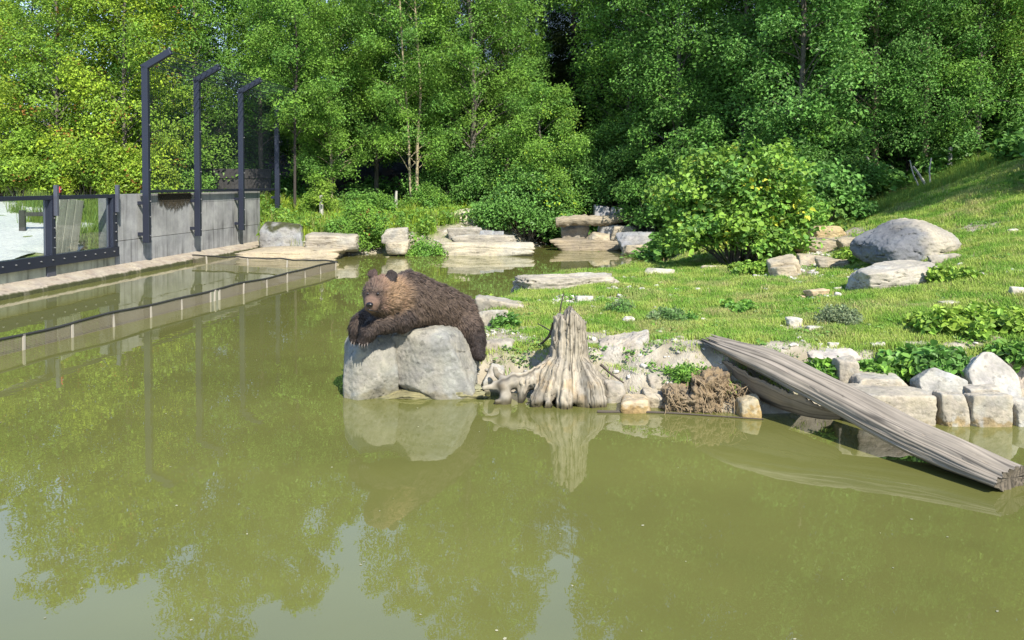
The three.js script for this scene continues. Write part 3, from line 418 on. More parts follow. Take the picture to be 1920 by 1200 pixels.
R('rock_slab', 'lowest pale limestone slab at the far waterline', [832, 1002, 456, 476], { d: 26.9, s: 77, mat: [0.5, 0.44, 0.33], category: 'rock slab', cuts: 3, depth: 0.3, jit: 0.05, sink: 0.4, turn: -0.12 });
R('rock_slab', 'middle limestone slab of the far bank', [850, 960, 441, 460], { d: 28, s: 78, mat: WARM, category: 'rock slab', cuts: 3, depth: 0.3, sink: 0.4 });
R('rock_slab', 'upper pale limestone slab of the far bank', [840, 905, 424, 446], { d: 28.8, s: 79, mat: WARM, category: 'rock slab', cuts: 3, depth: 0.6, sink: 0.4 });
R('rock', 'grey rounded stone, left of a pair above the limestone slabs', [900, 928, 432, 448], { d: 28.4, s: 80, mat: GREY });
R('rock', 'grey rounded stone, right of a pair above the limestone slabs', [924, 944, 432, 448], { d: 28.5, s: 81, mat: GREY });
R('rock_slab', 'sandy slab on the path at the edge of the wood', [820, 896, 394, 414], { d: 31.5, s: 82, mat: [0.6, 0.53, 0.4], category: 'rock slab', sink: 0.8 });
R('boulder', 'grey pointed rock behind the fallen pale trunk', [1114, 1148, 386, 412], { d: 31.5, s: 83, mat: [0.36, 0.35, 0.35], category: 'boulder' });
R('boulder', 'smaller grey rock right of the pointed one behind the fallen trunk', [1146, 1172, 388, 410], { d: 31.3, s: 84, mat: [0.38, 0.37, 0.36], category: 'boulder' });
R('boulder', 'grey boulder at the water left of the hazel bush', [1164, 1240, 436, 472], { d: 27.6, s: 85, mat: [0.32, 0.31, 0.3], category: 'boulder', depth: 0.8 });
R('rock', 'pale stone under the grey boulder at the far water', [1172, 1214, 460, 476], { d: 26.9, s: 86, mat: SAND });
R('rock', 'grey square stone under the fallen pale trunk', [1124, 1160, 422, 442], { d: 29.6, s: 87, mat: [0.4, 0.39, 0.37], cuts: 3 });
R('rock', 'brown stone carrying the left end of the fallen pale trunk', [1052, 1104, 418, 454], { d: 29.9, s: 92, mat: [0.34, 0.29, 0.22] });
R('rock', 'tan flat stone at the foot of the fallen pale trunk', [1098, 1156, 438, 456], { d: 29.2, s: 88, mat: SAND, sink: 0.5 });
R('rock', 'low brown stones ledge at the far waterline under the trunk', [1030, 1180, 450, 462], { d: 29, s: 89, mat: [0.32, 0.26, 0.18], depth: 0.3, sink: 0.8 });
R('rock', 'tan stone below the right end of the fallen trunk', [1148, 1200, 424, 448], { d: 29, s: 90, mat: [0.5, 0.42, 0.3] });
// single stones lying in the grass
for (const [u, v, w, h, s, label] of [[1098, 566, 34, 11, 101, 'cream flat stone in the grass behind the stump'], [1492, 611, 30, 14, 102, 'pale stone in a bare spot right above the log top'], [1530, 620, 26, 8, 103, 'thin flat pale stone lying in the grass above the log'], [1226, 592, 18, 7, 104, 'small flat stone left of the grey herb tuft in the middle of the meadow'], [1320, 604, 10, 7, 105, 'tiny cream stone in the grass straight above the log tip'], [1722, 627, 14, 9, 106, 'small white stone below the broad leaved plants'], [1912, 557, 26, 18, 107, 'white stone at the right edge of the meadow'], [1878, 597, 16, 12, 108, 'white stone among the broad leaved plants'], [1535, 557, 34, 14, 109, 'crumbled ochre stone in the grass below the rubble strip'], [1508, 561, 14, 6, 110, 'tiny ochre stone left of the crumbled one'], [1790, 574, 40, 8, 111, 'thin grey stone above the broad leaved plants'], [1650, 652, 28, 9, 112, 'flat white stone at the brink above the upright bank stone'], [1565, 652, 22, 8, 113, 'flat pale stone beside the log at the brink'], [1902, 438, 18, 9, 114, 'pale stone high on the slope near the right edge'], [1730, 488, 22, 10, 115, 'small stone between the grey boulder and the flat slab'], [1180, 605, 22, 10, 116, 'pink grey stone in the grass right of the stump'], [1572, 546, 14, 7, 117, 'small pale stone at the left of the flat slab'], [1395, 655, 22, 9, 118, 'pale stone beside the tip of the log']])
  R('stone', label, [u - w / 2, u + w / 2, v - h, v], { s, mat: s === 109 || s === 110 ? [0.6, 0.46, 0.28] : [0.62, 0.57, 0.46], depth: 0.8, sink: 0.3, det: 9, category: 'stone' });
// ------------------------------------------------------------------ stump, log, sticks, root clump
const silverWood = new THREE.MeshStandardMaterial({ color: new THREE.Color(0.33, 0.302, 0.255), map: rep(woodTex, 1, 1.4), bumpMap: rep(woodBump, 1, 1.4), bumpScale: 0.016, roughness: 0.9, vertexColors: true });
const stickM = new THREE.MeshStandardMaterial({ color: new THREE.Color(0.07, 0.055, 0.04), roughness: 0.9 });
{
  const D = 9.0, q = (u, v, d = D) => at(u, v, d), C = [];
  const add = (r, ...p) => { for (let i = 1; i < p.length; i++) C.push([p[i - 1], p[i], r[i - 1], r[i], Math.min(0.055, r[i] * 1.1)]); };
  add([0.3, 0.25, 0.2, 0.185], q(1066, 735), q(1066, 690), q(1067, 650), q(1068, 560));          // trunk
  add([0.17, 0.11, 0.08, 0.05], q(1042, 705, 8.85), q(1026, 730, 8.74), q(1006, 750, 8.66), q(1002, 778, 8.66)); add([0.08, 0.05, 0.03], q(1020, 736, 8.7), q(1024, 756, 8.62), q(1030, 776, 8.62));
  add([0.16, 0.1, 0.085, 0.06], q(1060, 712, 8.8), q(1062, 740, 8.66), q(1062, 756, 8.62), q(1062, 782, 8.62));
  add([0.13, 0.07, 0.035], q(1080, 715, 8.78), q(1084, 742, 8.64), q(1092, 772, 8.64));
  add([0.16, 0.12, 0.07, 0.05], q(1092, 700, 8.86), q(1112, 728, 8.72), q(1122, 752, 8.66), q(1134, 784, 8.62)); add([0.07, 0.05, 0.03], q(1112, 728, 8.72), q(1106, 750, 8.64), q(1110, 772, 8.62));
  add([0.14, 0.1, 0.075, 0.05], q(1092, 700, 9.0), q(1122, 722, 8.98), q(1148, 738, 8.95), q(1166, 762, 8.88));
  add([0.16, 0.11, 0.085, 0.075, 0.07], q(1040, 695, 8.95), q(1010, 708, 8.9), q(985, 716, 8.88), q(962, 713, 8.86), q(946, 722, 8.82));
  add([0.07, 0.055, 0.05, 0.035], q(946, 722, 8.82), q(947, 745, 8.78), q(947, 758, 8.76), q(945, 785, 8.76));
  add([0.055, 0.04, 0.02], q(948, 722, 8.82), q(926, 723, 8.8), q(908, 727, 8.78));
  add([0.05, 0.03, 0.015], q(946, 745, 8.78), q(932, 754, 8.74), q(924, 764, 8.74));
  add([0.05, 0.035, 0.02], q(948, 718, 8.86), q(932, 702, 8.92), q(926, 690, 8.95));
  add([0.08, 0.05, 0.03], q(985, 716, 8.88), q(980, 735, 8.82), q(976, 760, 8.8));
  add([0.2, 0.12, 0.06], q(1060, 705, 9.1), q(1030, 715, 9.35), q(1000, 720, 9.6));
  add([0.2, 0.12, 0.06], q(1080, 705, 9.1), q(1110, 705, 9.4), q(1130, 700, 9.7));
  const ax = q(1066, 735), bx = q(1068, 560);
  const topY = (x) => { const u = (x - q(1037, 590).x) / (q(1098, 590).x - q(1037, 590).x); return q(1068, 592).y + 0.0 + 0.075 * Math.exp(-(((u - 0.55) / 0.21) ** 2)) + 0.02 * n3(u * 6, 1, 2) - 0.035 * sm(u, 0.7, 0.95) - 0.05 * Math.exp(-(((u - 0.33) / 0.04) ** 2)); };
  const f = (x, y, z) => {
    let d = 1e3; for (const [a, b, r1, r2, k] of C) d = smin(d, capsule(x, y, z, a, b, r1, r2), k);
    const t = clamp((y - ax.y) / (bx.y - ax.y)), cx = mix(ax.x, bx.x, t), cz = mix(ax.z, bx.z, t), phi = Math.atan2(x - cx, z - cz), r = Math.hypot(x - cx, z - cz);
    const near = 1 - sm(r, 0.5, 0.75), cp = Math.cos(phi), sp = Math.sin(phi), fl = 0.03 * n3(cp * 1.9, y * 0.7, sp * 1.9) * (1 - 0.6 * t) + 0.012 * n3(cp * 4.2, y * 0.8, sp * 4.2) * (1 - 0.55 * t) + 0.013 * (0.35 - Math.abs(n3(cp * 6, y * 0.9, sp * 6))) + 0.035 * sm(0.05 - Math.abs(n3(cp * 4.5 + 20, y * 1.1, sp * 4.5)), 0, 0.05) * sm(n3(cp * 2, y * 2.5, sp * 2), -0.2, 0.3) + 0.015 * n3(x * 16, y * 6, z * 16) + 0.007 * n3(x * 34, y * 14, z * 34) + 0.02 * sm(0.12 - Math.abs(n3(cp * 3.4 + 9, y * 0.6, sp * 3.4)), 0, 0.12);
    d += fl * near + 0.012 * n3(x * 9, y * 9, z * 9) * (1 - near);
    const hollow = r - 0.1 - 0.05 * n3(phi, 2, 1); if (y > bx.y - 0.5) d = Math.max(d, -Math.max(hollow, bx.y - 0.42 - y));
    return Math.max(d, y - topY(x) - 0.018 * n3(x * 22, z * 22, 4));
  };
  const g = surfaceNet(f, V(q(895, 700).x, -0.25, -9.85), V(q(1170, 700).x, 1.12, -8.5), 0.0135), p = g.attributes.position, uv = [];
  for (let i = 0; i < p.count; i++) { const x = p.getX(i), y = p.getY(i), z = p.getZ(i), phi = Math.atan2(x - ax.x, z - ax.z); uv.push(phi / (2 * Math.PI) * 1.0 + 0.5, y * 0.35 + 0.2 * Math.hypot(x - ax.x, z - ax.z)); }
  g.setAttribute('uv', new THREE.Float32BufferAttribute(uv, 2));
  setColors(g, (x, y, z) => { const n = fbm(x * 5, y * 2, z * 5, 3), k = 1 + 0.25 * n, wet = 1 - sm(y + 0.04 * n, 0.02, 0.1), brown = sm(fbm(x * 3 + 5, y * 3, z * 3, 3), 0.1, 0.5) * (1 - sm(y, 0.5, 0.8)); const ph = Math.atan2(x - ax.x, z - ax.z), c1 = Math.cos(ph), s1 = Math.sin(ph), gr = 0.6 * n3(c1 * 9, y * 0.9, s1 * 9) + 0.5 * n3(c1 * 21, y * 1.6, s1 * 21) + 0.3 * n3(c1 * 48, y * 2.5, s1 * 48), kk = k * (1 + 0.42 * gr); let c = mix3([kk, kk * 0.98, kk * 0.94], [kk * 1.0, kk * 0.8, kk * 0.55], 0.6 * brown + 0.3 * sm(-gr, 0.2, 0.8)); const tp = sm(fbm(x * 2.5 + 3, y * 1.5, z * 2.5, 3), -0.15, 0.25); c = [c[0] * mix(1.08, 0.82, tp), c[1] * mix(1.06, 0.83, tp), c[2] * mix(1, 0.84, tp)]; return mix3(c, [0.3, 0.27, 0.16], wet); });
  single('tree_stump', 'tall bleached tree stump with claw like roots at the water', 'stump', g, silverWood);
  const s1 = [['thin dark stick standing up behind the left edge of the stump', [[1048, 600, 9.35], [1052, 572, 9.35], [1057, 549, 9.36]], 0.012, 0.007], ['dark curved branch lying on the grass left of the stump', [[988, 652, 9.9], [1008, 648, 9.75], [1024, 636, 9.6], [1034, 622, 9.5], [1037, 606, 9.4]], 0.012, 0.02], ['thin short twig crossing the grass above the curved branch', [[1008, 607, 10], [1020, 613, 9.8], [1034, 622, 9.5]], 0.006, 0.01], ['thin dark stick leaning on the bank right of the stump', [[1126, 683, 9.05], [1146, 701, 9.0], [1170, 718, 8.95]], 0.02, 0.009]];
  for (const [label, pts, a, b] of s1) single('stick', label, 'stick', tube(pts.map((k) => at(...k)), a, b, 16, 6, 0.4), stickM);
  single('branch', 'long thin dark branch floating along the waterline below the root clump', 'branch', tube([[1120, 772], [1230, 773], [1330, 779], [1432, 786]].map(([u, v]) => onY(u, v, 0.01)), 0.016, 0.006, 24, 6, 0.3), stickM);
}
{
  // weathered half trunk sliding from the bank into the water
  const A = at(1334, 642, 9.2), B = at(1900, 893, 6.28), L = A.distanceTo(B), dir = B.clone().sub(A).normalize(), up = V(0.25, 1, 0.25).addScaledVector(dir, -V(0.25, 1, 0.25).dot(dir)).normalize(), side = dir.clone().cross(up).normalize();   // side: towards the near left
  const log = thing('fallen_log', 'weathered grey split log sliding from the grassy bank into the water', 'log', A);
  const loft = (ns, na, fn) => { const pos = [], uv = [], idx = []; for (let i = 0; i <= ns; i++) for (let j = 0; j <= na; j++) { const r = fn(i / ns, j / na); pos.push(...r[0]); uv.push(...r[1]); } for (let i = 0; i < ns; i++) for (let j = 0; j < na; j++) { const a = i * (na + 1) + j; idx.push(a, a + na + 1, a + 1, a + 1, a + na + 1, a + na + 2); } const g = new THREE.BufferGeometry(); g.setAttribute('position', new THREE.Float32BufferAttribute(pos, 3)); g.setAttribute('uv', new THREE.Float32BufferAttribute(uv, 2)); g.setIndex(idx); g.computeVertexNormals(); return g; };
  const body = (s, t) => {   // t runs round a flattened section; 0 at the underside
    const a = t * 2 * Math.PI, c = Math.cos(a), sn = Math.sin(a), sl = s * L;
    const w = mix(0.1, 0.28, sm(s, -0.15, 0.2)) * (1 + 0.05 * n3(s * 5, 1, 1)) * (1 - 0.1 * sm(s, 0.88, 1)), h = mix(0.055, 0.15, sm(s, 0, 0.35)) * (1 - 0.25 * sm(s, 0.85, 1));
    const cx = Math.cos(a) * 2, sx = Math.sin(a) * 2;
    let e = 0.018 * n3(cx * 1.0, s * 2.2, sx * 1.0) + 0.005 * n3(cx * 4.5, s * 2.6, sx * 4.5) + 0.003 * n3(cx * 11, s * 5, sx * 11), k = Math.abs(n3(cx * 2.2 + 7, s * 1.1, sx * 2.2)); e -= 0.014 * (1 - sm(k, 0, 0.02)) * sm(n3(cx, s * 3, sx + 4), -0.3, 0.3);
    const under = sm(-c, 0.2, 0.7) , x = sn * (w + e), y = -c * (h + e) * (c > 0 ? 0.75 : 1);
    const jag = 0.16 * n3(cx * 2.2, 5, sx * 2.2) + 0.06 * n3(cx * 7, 2, sx * 7), off = jag * (1 - sm(s, 0, 0.12)) + 0.14 * jag * sm(s, 0.85, 1);
    const o = dir.clone().multiplyScalar(sl + off).addScaledVector(side, x).addScaledVector(up, y + 0.05 * Math.sin(s * 5 + 0.5)); return [[o.x, o.y, o.z], [t * 1.4, sl * 0.3]];
  };
  const g = loft(150, 120, body);
  const tintLog = (x, y, z) => { const sl = V(x, y, z).dot(dir) / L, n = fbm(x * 3, y * 3, z * 3, 3), yw = y + A.y, wet = 1 - sm(yw + 0.05 * n, 0.0, 0.1), q = V(x, y, z).addScaledVector(dir, -sl * L), a = Math.atan2(q.dot(side), q.dot(up)), gr = 0.6 * n3(a * 4, sl * 5, 1) + 0.35 * n3(a * 14, sl * 9, 5) + 0.3 * n3(a * 30, sl * 18, 8), k = (1 + 0.2 * n + 0.15 * gr); return mix3([k, k * 0.985, k * 0.97], [0.22, 0.19, 0.14], 0.8 * wet); };
  setColors(g, tintLog);
  const logM = silverWood.clone(); logM.color.setRGB(0.31, 0.272, 0.222); logM.bumpScale = 0.005; logM.map = rep(woodTex, 0.55, 0.8); logM.bumpMap = rep(woodBump, 0.55, 0.8);
  mesh('trunk', g, logM, log);
  const cap = (s) => { const pos = [], idx = [], c = V(); const n = 60; for (let j = 0; j < n; j++) { const r = V(...body(s, j / n)[0]); c.add(r); pos.push(r.x, r.y, r.z); } c.divideScalar(n).addScaledVector(dir, s < 0.5 ? 0.12 : -0.02); pos.push(c.x, c.y, c.z); for (let j = 0; j < n; j++) idx.push(n, j, (j + 1) % n); const q = new THREE.BufferGeometry(); q.setAttribute('position', new THREE.Float32BufferAttribute(pos, 3)); q.setIndex(idx); q.computeVertexNormals(); return boxUV(setColors(q, () => [0.5, 0.47, 0.42])); };
  mesh('broken_end', cap(0), logM, log); mesh('sawn_end', cap(1), logM, log);
  // split lower shell with a torn edge along the water side, a dark gap between it and the trunk
  const sec = [[0.01, 0], [0.05, 0.012], [0.045, -0.03], [0, -0.14], [-0.09, -0.26], [-0.13, -0.25], [-0.06, -0.13], [-0.005, -0.03], [0.01, 0]];
  const sg = loft(90, 24, (s, t) => {
    const sl = mix(0.1, 0.54, s), fade = Math.sin(Math.PI * Math.pow(clamp(s * 0.96 + 0.02), 0.8)) ** 0.6, k = t * 8, m = Math.min(7, Math.floor(k)), a = mix(sec[m][0], sec[m + 1][0], k - m), b = mix(sec[m][1], sec[m + 1][1], k - m), torn = (b > -0.05 ? 1 : 0) * (0.03 * n3(s * 5, 4, 1) + 0.012 * n3(s * 31, 1, 1));
    const w = mix(0.1, 0.24, sm(sl, -0.15, 0.2)), e = 0.012 * n3(s * 5, t * 9, 2), o = dir.clone().multiplyScalar(sl * L).addScaledVector(side, w * (0.58 - 0.3 * sm(s, 0.8, 1)) + 0.02 * fade + (a + e) * (0.4 + 0.6 * fade)).addScaledVector(up, -0.06 - 0.035 * fade + (b + e) * (0.3 + 0.7 * fade) + torn); return [[o.x, o.y, o.z], [t * 0.5, sl * L * 0.3]];
  });
  mesh('bark_shell', setColors(sg, (x, y, z) => tintLog(x, y, z).map((c, i) => c * [0.95, 0.86, 0.74][i])), logM, log);
}
{ // clump of matted roots and earth at the waterline
  const c = ground(1310, 750), p0 = at(1316, 752, 8.62), r0 = thing('root_clump', 'brown matted clump of roots and earth on the waterline left of the log', 'root clump', V(p0.x, 0, p0.z));
  const earth = new THREE.MeshStandardMaterial({ color: new THREE.Color(0.3, 0.22, 0.13), map: rep(rockTex, 2), bumpMap: rep(rockBump, 3), bumpScale: 0.03, roughness: 1, vertexColors: true });
  const lumps = [[-0.24, 0.08, 0, 0.46, 0.36, 0.5], [0.08, 0.13, -0.08, 0.5, 0.52, 0.6], [0.36, 0.12, -0.04, 0.36, 0.42, 0.5]].map(([x, y, z, w, h, d], i) => rockGeo(w, h, d, { s: 200 + i, det: 26, rough: 0.2, round: 0.2, cuts: 9 }).translate(x, y, z));
  mesh('earth', merge(lumps), earth, r0);
  const roots = []; for (let i = 0; i < 70; i++) { const x = rr(-0.45, 0.5), y = rr(0.05, 0.4) * (1 - 0.5 * Math.abs(x)), z = rr(0.1, 0.27), a = V(x, y, z), k = rr(0.04, 0.16), b = a.clone().add(V(rr(-k, k), -rr(0.02, 0.12), rr(0, 0.06))), e = b.clone().add(V(rr(-k, k), -rr(0.05, 0.2), rr(-0.03, 0.04))); roots.push(tube([a, b, e], rr(0.003, 0.008), 0.002, 6, 5)); }
  const m = mesh('fine_roots', merge(roots), new THREE.MeshStandardMaterial({ color: new THREE.Color(0.26, 0.19, 0.11), roughness: 1 }), r0); m.userData.kind = 'stuff';
}
{ // pale trunk lying on the rocks at the far bank
  const pts = [[1042, 417], [1085, 413], [1130, 414], [1175, 408], [1225, 410]].map(([u, v]) => at(u, v, 29.6)), g = tube(pts, 0.2, 0.17, 40, 14, 0.35), uv = g.attributes.uv; for (let i = 0; i < uv.count; i++) uv.setXY(i, uv.getY(i), uv.getX(i) * 1.2);
  const t = thing('driftwood', 'pale barkless trunk lying across the rocks on the far bank', 'trunk', V(0, 0, 0));
  mesh('wood', setColors(g, (x, y, z) => { const k = 1 + 0.2 * fbm(x * 3, y * 3, z * 3, 3); return [k * 1.05, k * 0.98, k * 0.82]; }), silverWood, t);
  for (const [i, j] of [[0, 0], [4, 1]]) { const c = pts[i], g2 = new THREE.CircleGeometry(j ? 0.165 : 0.19, 14).rotateY(i ? Math.PI / 2 : -Math.PI / 2).translate(c.x, c.y, c.z); mesh('cut_end', setColors(g2, () => [0.7, 0.6, 0.45]), silverWood, t); }
}
// ------------------------------------------------------------------ brown bear lying on the boulder, forelegs hanging over its edge
{
  const q = (u, v, d) => at(u, v, d), C = [];
  const add = (k, r, ...p) => { for (let i = 1; i < p.length; i++) C.push([p[i - 1], p[i], r[i - 1], r[i], k]); };
  // trunk: rump, belly, chest, shoulder hump, neck
  add(0.1, [0.25, 0.265, 0.265, 0.2], q(858, 588, 9.72), q(822, 577, 9.55), q(783, 566, 9.35), q(752, 556, 9.15));
  add(0.12, [0.13, 0.17], q(766, 528, 9.3), q(800, 560, 9.45));
  add(0.1, [0.2, 0.19], q(745, 552, 9.12), q(722, 551, 8.95));
  // head: skull, cheeks, muzzle, ears
  add(0.06, [0.175, 0.165], q(722, 546, 8.92), q(712, 549, 8.8));
  add(0.06, [0.13, 0.11], q(730, 566, 8.86), q(712, 574, 8.76));
  add(0.05, [0.11, 0.092], q(702, 551, 8.76), q(698, 560, 8.67));
  add(0.05, [0.1, 0.074, 0.048], q(705, 564, 8.72), q(697, 571, 8.58), q(692, 574, 8.5));
  add(0.03, [0.055, 0.033], q(705, 578, 8.68), q(697, 582, 8.58));
  add(0.02, [0.028, 0.022], q(690, 547, 8.66), q(697, 545, 8.63));
  add(0.02, [0.028, 0.022], q(712, 546, 8.66), q(704, 545, 8.64));
  // forelegs
  add(0.07, [0.16, 0.13, 0.1, 0.078, 0.08, 0.055], q(776, 586, 9.22), q(752, 600, 9.02), q(722, 606, 8.86), q(700, 612, 8.78), q(689, 626, 8.74), q(682, 635, 8.73));
  add(0.07, [0.15, 0.14, 0.125, 0.085, 0.078, 0.05], q(748, 585, 9.2), q(722, 594, 9.08), q(698, 597, 9.0), q(675, 605, 8.94), q(669, 620, 8.9), q(667, 633, 8.88));
  // hind leg hanging down behind the boulder
  add(0.08, [0.195, 0.155, 0.112, 0.09], q(862, 598, 9.62), q(880, 616, 9.55), q(891, 638, 9.5), q(894, 655, 9.46));
  add(0.04, [0.085, 0.07, 0.045], q(893, 652, 9.46), q(898, 662, 9.38), q(902, 668, 9.33));
  const E = [[q(698, 514, 8.97), V(-0.45, 0.3, 0.8)], [q(734, 518, 8.86), V(0.25, 0.25, 0.9)]];   // ears
  const nose = q(692.5, 573.5, 8.455), skull = q(720, 548, 8.9), neckP = q(740, 552, 9.1), rump = q(868, 590, 9.75), hump = q(768, 520, 9.3);
  const toes = []; for (const [u, v, d, s] of [[682, 636, 8.73, 1], [667, 634, 8.88, 1]]) for (let k = 0; k < 4; k++) { const a = q(u - 6 + k * 4.2, v + 2 - Math.abs(k - 1.5) * 1.2, d - 0.02), b = q(u - 7 + k * 4.6, v + 7 - Math.abs(k - 1.5) * 1.5, d - 0.045); toes.push([a, b]); C.push([a, b, 0.026, 0.02, 0.02]); }
  const f = (x, y, z) => {
    let d = 1e3; for (const [a, b, r1, r2, k] of C) { const c = capsule(x, y, z, a, b, r1, r2); if (c < d + k) d = smin(d, c, k); }
    for (const [c, n] of E) { const px = x - c.x, py = y - c.y, pz = z - c.z, l = Math.hypot(n.x, n.y, n.z), h = (px * n.x + py * n.y + pz * n.z) / l, r = Math.hypot(px, py, pz), e = Math.max(r - 0.066, Math.abs(h + 0.02) - 0.026); d = smin(d, Math.max(e, -(Math.hypot(px - n.x * 0.05, py - n.y * 0.05, pz - n.z * 0.05) - 0.045)), 0.025); }
    return d + 0.008 * n3(x * 9, y * 9, z * 9);
  };
  const lo = V(q(655, 600, 9).x - 0.12, q(700, 690, 9).y, -10.15), hi = V(q(915, 600, 9.6).x + 0.1, q(766, 490, 9.2).y, -8.3), g = surfaceNet(f, lo, hi, 0.0145);
  const limbs = [[q(752, 600, 9.02), q(682, 636, 8.72)], [q(720, 590, 9.1), q(667, 634, 8.88)], [q(888, 628, 9.52), q(902, 668, 9.3)]];
  const segD = (p, a, b) => { const ab = b.clone().sub(a), t = clamp(p.clone().sub(a).dot(ab) / ab.lengthSq()); return p.distanceTo(a.clone().addScaledVector(ab, t)); };
  const DARK = [0.014, 0.009, 0.008], BODY = [0.019, 0.0112, 0.008], TAN = [0.23, 0.14, 0.066], FACE = [0.115, 0.063, 0.04], MUZ = [0.14, 0.085, 0.057];
  const p = V(), tone = (x, y, z) => {
    p.set(x, y, z); const n = fbm(x * 4, y * 4, z * 4, 3); let c = mix3(BODY, [0.038, 0.025, 0.019], clamp(0.35 + n));
    c = mix3(c, DARK, 0.85 * (1 - sm(p.distanceTo(hump) + 0.05 * n, 0.1, 0.24)));
    const leg = Math.min(...limbs.map(([a, b]) => segD(p, a, b))); c = mix3(c, DARK, 0.9 * (1 - sm(leg + 0.05 * n, 0.12, 0.26)));
    const nk = p.distanceTo(V(neckP.x + 0.02, neckP.y - 0.02, neckP.z + 0.1)); c = mix3(c, TAN, 0.5 * (1 - sm(nk + 0.1 * n, 0.1, 0.27)) * sm(leg, 0.1, 0.2));
    const hd = p.distanceTo(skull); c = mix3(c, FACE, 1 - sm(hd + 0.05 * n, 0.2, 0.3));
    c = mix3(c, mix3(FACE, TAN, 0.7), (1 - sm(hd, 0.2, 0.3)) * sm(x - skull.x + 0.06 * n, -0.02, 0.1));
    const mz = p.distanceTo(nose); c = mix3(c, MUZ, 1 - sm(mz, 0.12, 0.2));
    for (const [e, m] of E) c = mix3(c, m.x < 0 ? [0.06, 0.036, 0.028] : DARK, 1 - sm(p.distanceTo(e), 0.065, 0.09));
    for (const [u, v, d] of [[690.5, 551, 8.64], [709, 551.5, 8.645]]) c = mix3(c, [0.03, 0.018, 0.013], 1 - sm(p.distanceTo(q(u, v, d)), 0.035, 0.065));
    return c;
  };
  setColors(g, tone);
  const bear = thing('brown_bear', 'brown bear lying on the big boulder with its forelegs hanging over the edge', 'bear', V(0, 0, 0));
  mesh('body', g, new THREE.MeshStandardMaterial({ vertexColors: true, roughness: 0.9 }), bear);
  // fur: short tapered blades lying along the coat
  const P0 = g.attributes.position, N0 = g.attributes.normal, ix = g.index.array, tri = ix.length / 3, cum = new Float32Array(tri); let tot = 0; const a = V(), b = V(), c = V();
  for (let t = 0; t < tri; t++) { a.fromBufferAttribute(P0, ix[t * 3]); b.fromBufferAttribute(P0, ix[t * 3 + 1]); c.fromBufferAttribute(P0, ix[t * 3 + 2]); tot += b.clone().sub(a).cross(c.clone().sub(a)).length() / 2; cum[t] = tot; }
  const NF = 120000, pos = new Float32Array(NF * 9), nor = new Float32Array(NF * 9), col = new Float32Array(NF * 9), n = V(), o = V(), fl = V(), side = V(), tip = V(), nn = V();
  for (let i = 0; i < NF; i++) {
    let l = 0, h = tri - 1; const r = rnd() * tot; while (l < h) { const m = (l + h) >> 1; cum[m] < r ? l = m + 1 : h = m; }
    let s = rnd(), t = rnd(); if (s + t > 1) { s = 1 - s; t = 1 - t; }
    a.fromBufferAttribute(P0, ix[l * 3]); b.fromBufferAttribute(P0, ix[l * 3 + 1]); c.fromBufferAttribute(P0, ix[l * 3 + 2]); o.copy(a).addScaledVector(b.sub(a), s).addScaledVector(c.sub(a), t);
    n.fromBufferAttribute(N0, ix[l * 3]);
    const hd = o.distanceTo(skull), mz = o.distanceTo(nose), leg = Math.min(...limbs.map(([A, B]) => segD(o, A, B)));
    if (hd < 0.36) fl.copy(o).sub(nose).normalize().lerp(V(0.35, -0.6, -0.2), 0.35 * sm(hd, 0.15, 0.36)); else { fl.copy(rump).sub(hump).normalize().multiplyScalar(0.75).add(V(0, -0.75, 0)); }
    if (leg < 0.16) fl.lerp(V(-0.3, -1, 0.15), 0.6);
    fl.addScaledVector(n, -fl.dot(n)).normalize(); fl.add(V(n3(o.x * 9, o.y * 9, o.z * 9), n3(o.x * 9 + 30, o.y * 9, o.z * 9), n3(o.x * 9, o.y * 9 + 30, o.z * 9)).multiplyScalar(0.7)); fl.add(V(rr(-1, 1), rr(-1, 1), rr(-1, 1)).multiplyScalar(0.16)); fl.addScaledVector(n, -fl.dot(n)).normalize();
    const earD = Math.min(o.distanceTo(E[0][0]), o.distanceTo(E[1][0])), earF = mix(0.3, 1, sm(earD, 0.06, 0.13)), al = o.dot(fl), px = o.x - fl.x * al, py = o.y - fl.y * al, pz = o.z - fl.z * al, clump = n3(px * 26 + al * 5, py * 26 + al * 5, pz * 26), lock = rnd() < 0.45, L = (mz < 0.16 ? 0.01 : mix(0.014, 0.043, sm(mz, 0.16, 0.36)) * earF) * rr(0.7, 1.4) * mix(0.55, 1, sm(leg, 0.06, 0.22)) * (1 + 0.3 * clump) * (lock ? 1.2 : 1), lift = rr(0.06, 0.36) + 0.22 * clump;
    tip.copy(o).addScaledVector(fl, L * Math.cos(lift)).addScaledVector(n, L * Math.sin(lift)); side.copy(fl).cross(n).normalize().multiplyScalar(mz < 0.16 ? 0.0028 : lock ? 0.009 : 0.005);
    const k = i * 9; pos.set([o.x - side.x - n.x * 0.004, o.y - side.y - n.y * 0.004, o.z - side.z - n.z * 0.004, o.x + side.x - n.x * 0.004, o.y + side.y - n.y * 0.004, o.z + side.z - n.z * 0.004, tip.x, tip.y, tip.z], k);
    nn.copy(n).addScaledVector(side, rr(-70, 70)).normalize(); for (let m = 0; m < 3; m++) nor.set([nn.x, nn.y, nn.z], k + m * 3);
    const base = tone(o.x, o.y, o.z), g1 = rr(0.65, 1.4) * (1 + 0.55 * clump), bt = base.map((w, m) => w * g1), tt = mix3(bt, [0.29, 0.2, 0.135], clamp(0.1 + 0.8 * clump + rr(-0.12, 0.12), 0.0, 0.45) * mix(0.15, 1, sm(earD, 0.07, 0.11)) * (mz < 0.2 ? 0.3 : 1) * mix(0.25, 1, sm(leg, 0.1, 0.24)));
    col.set([...bt, ...bt, ...tt], k);
  }
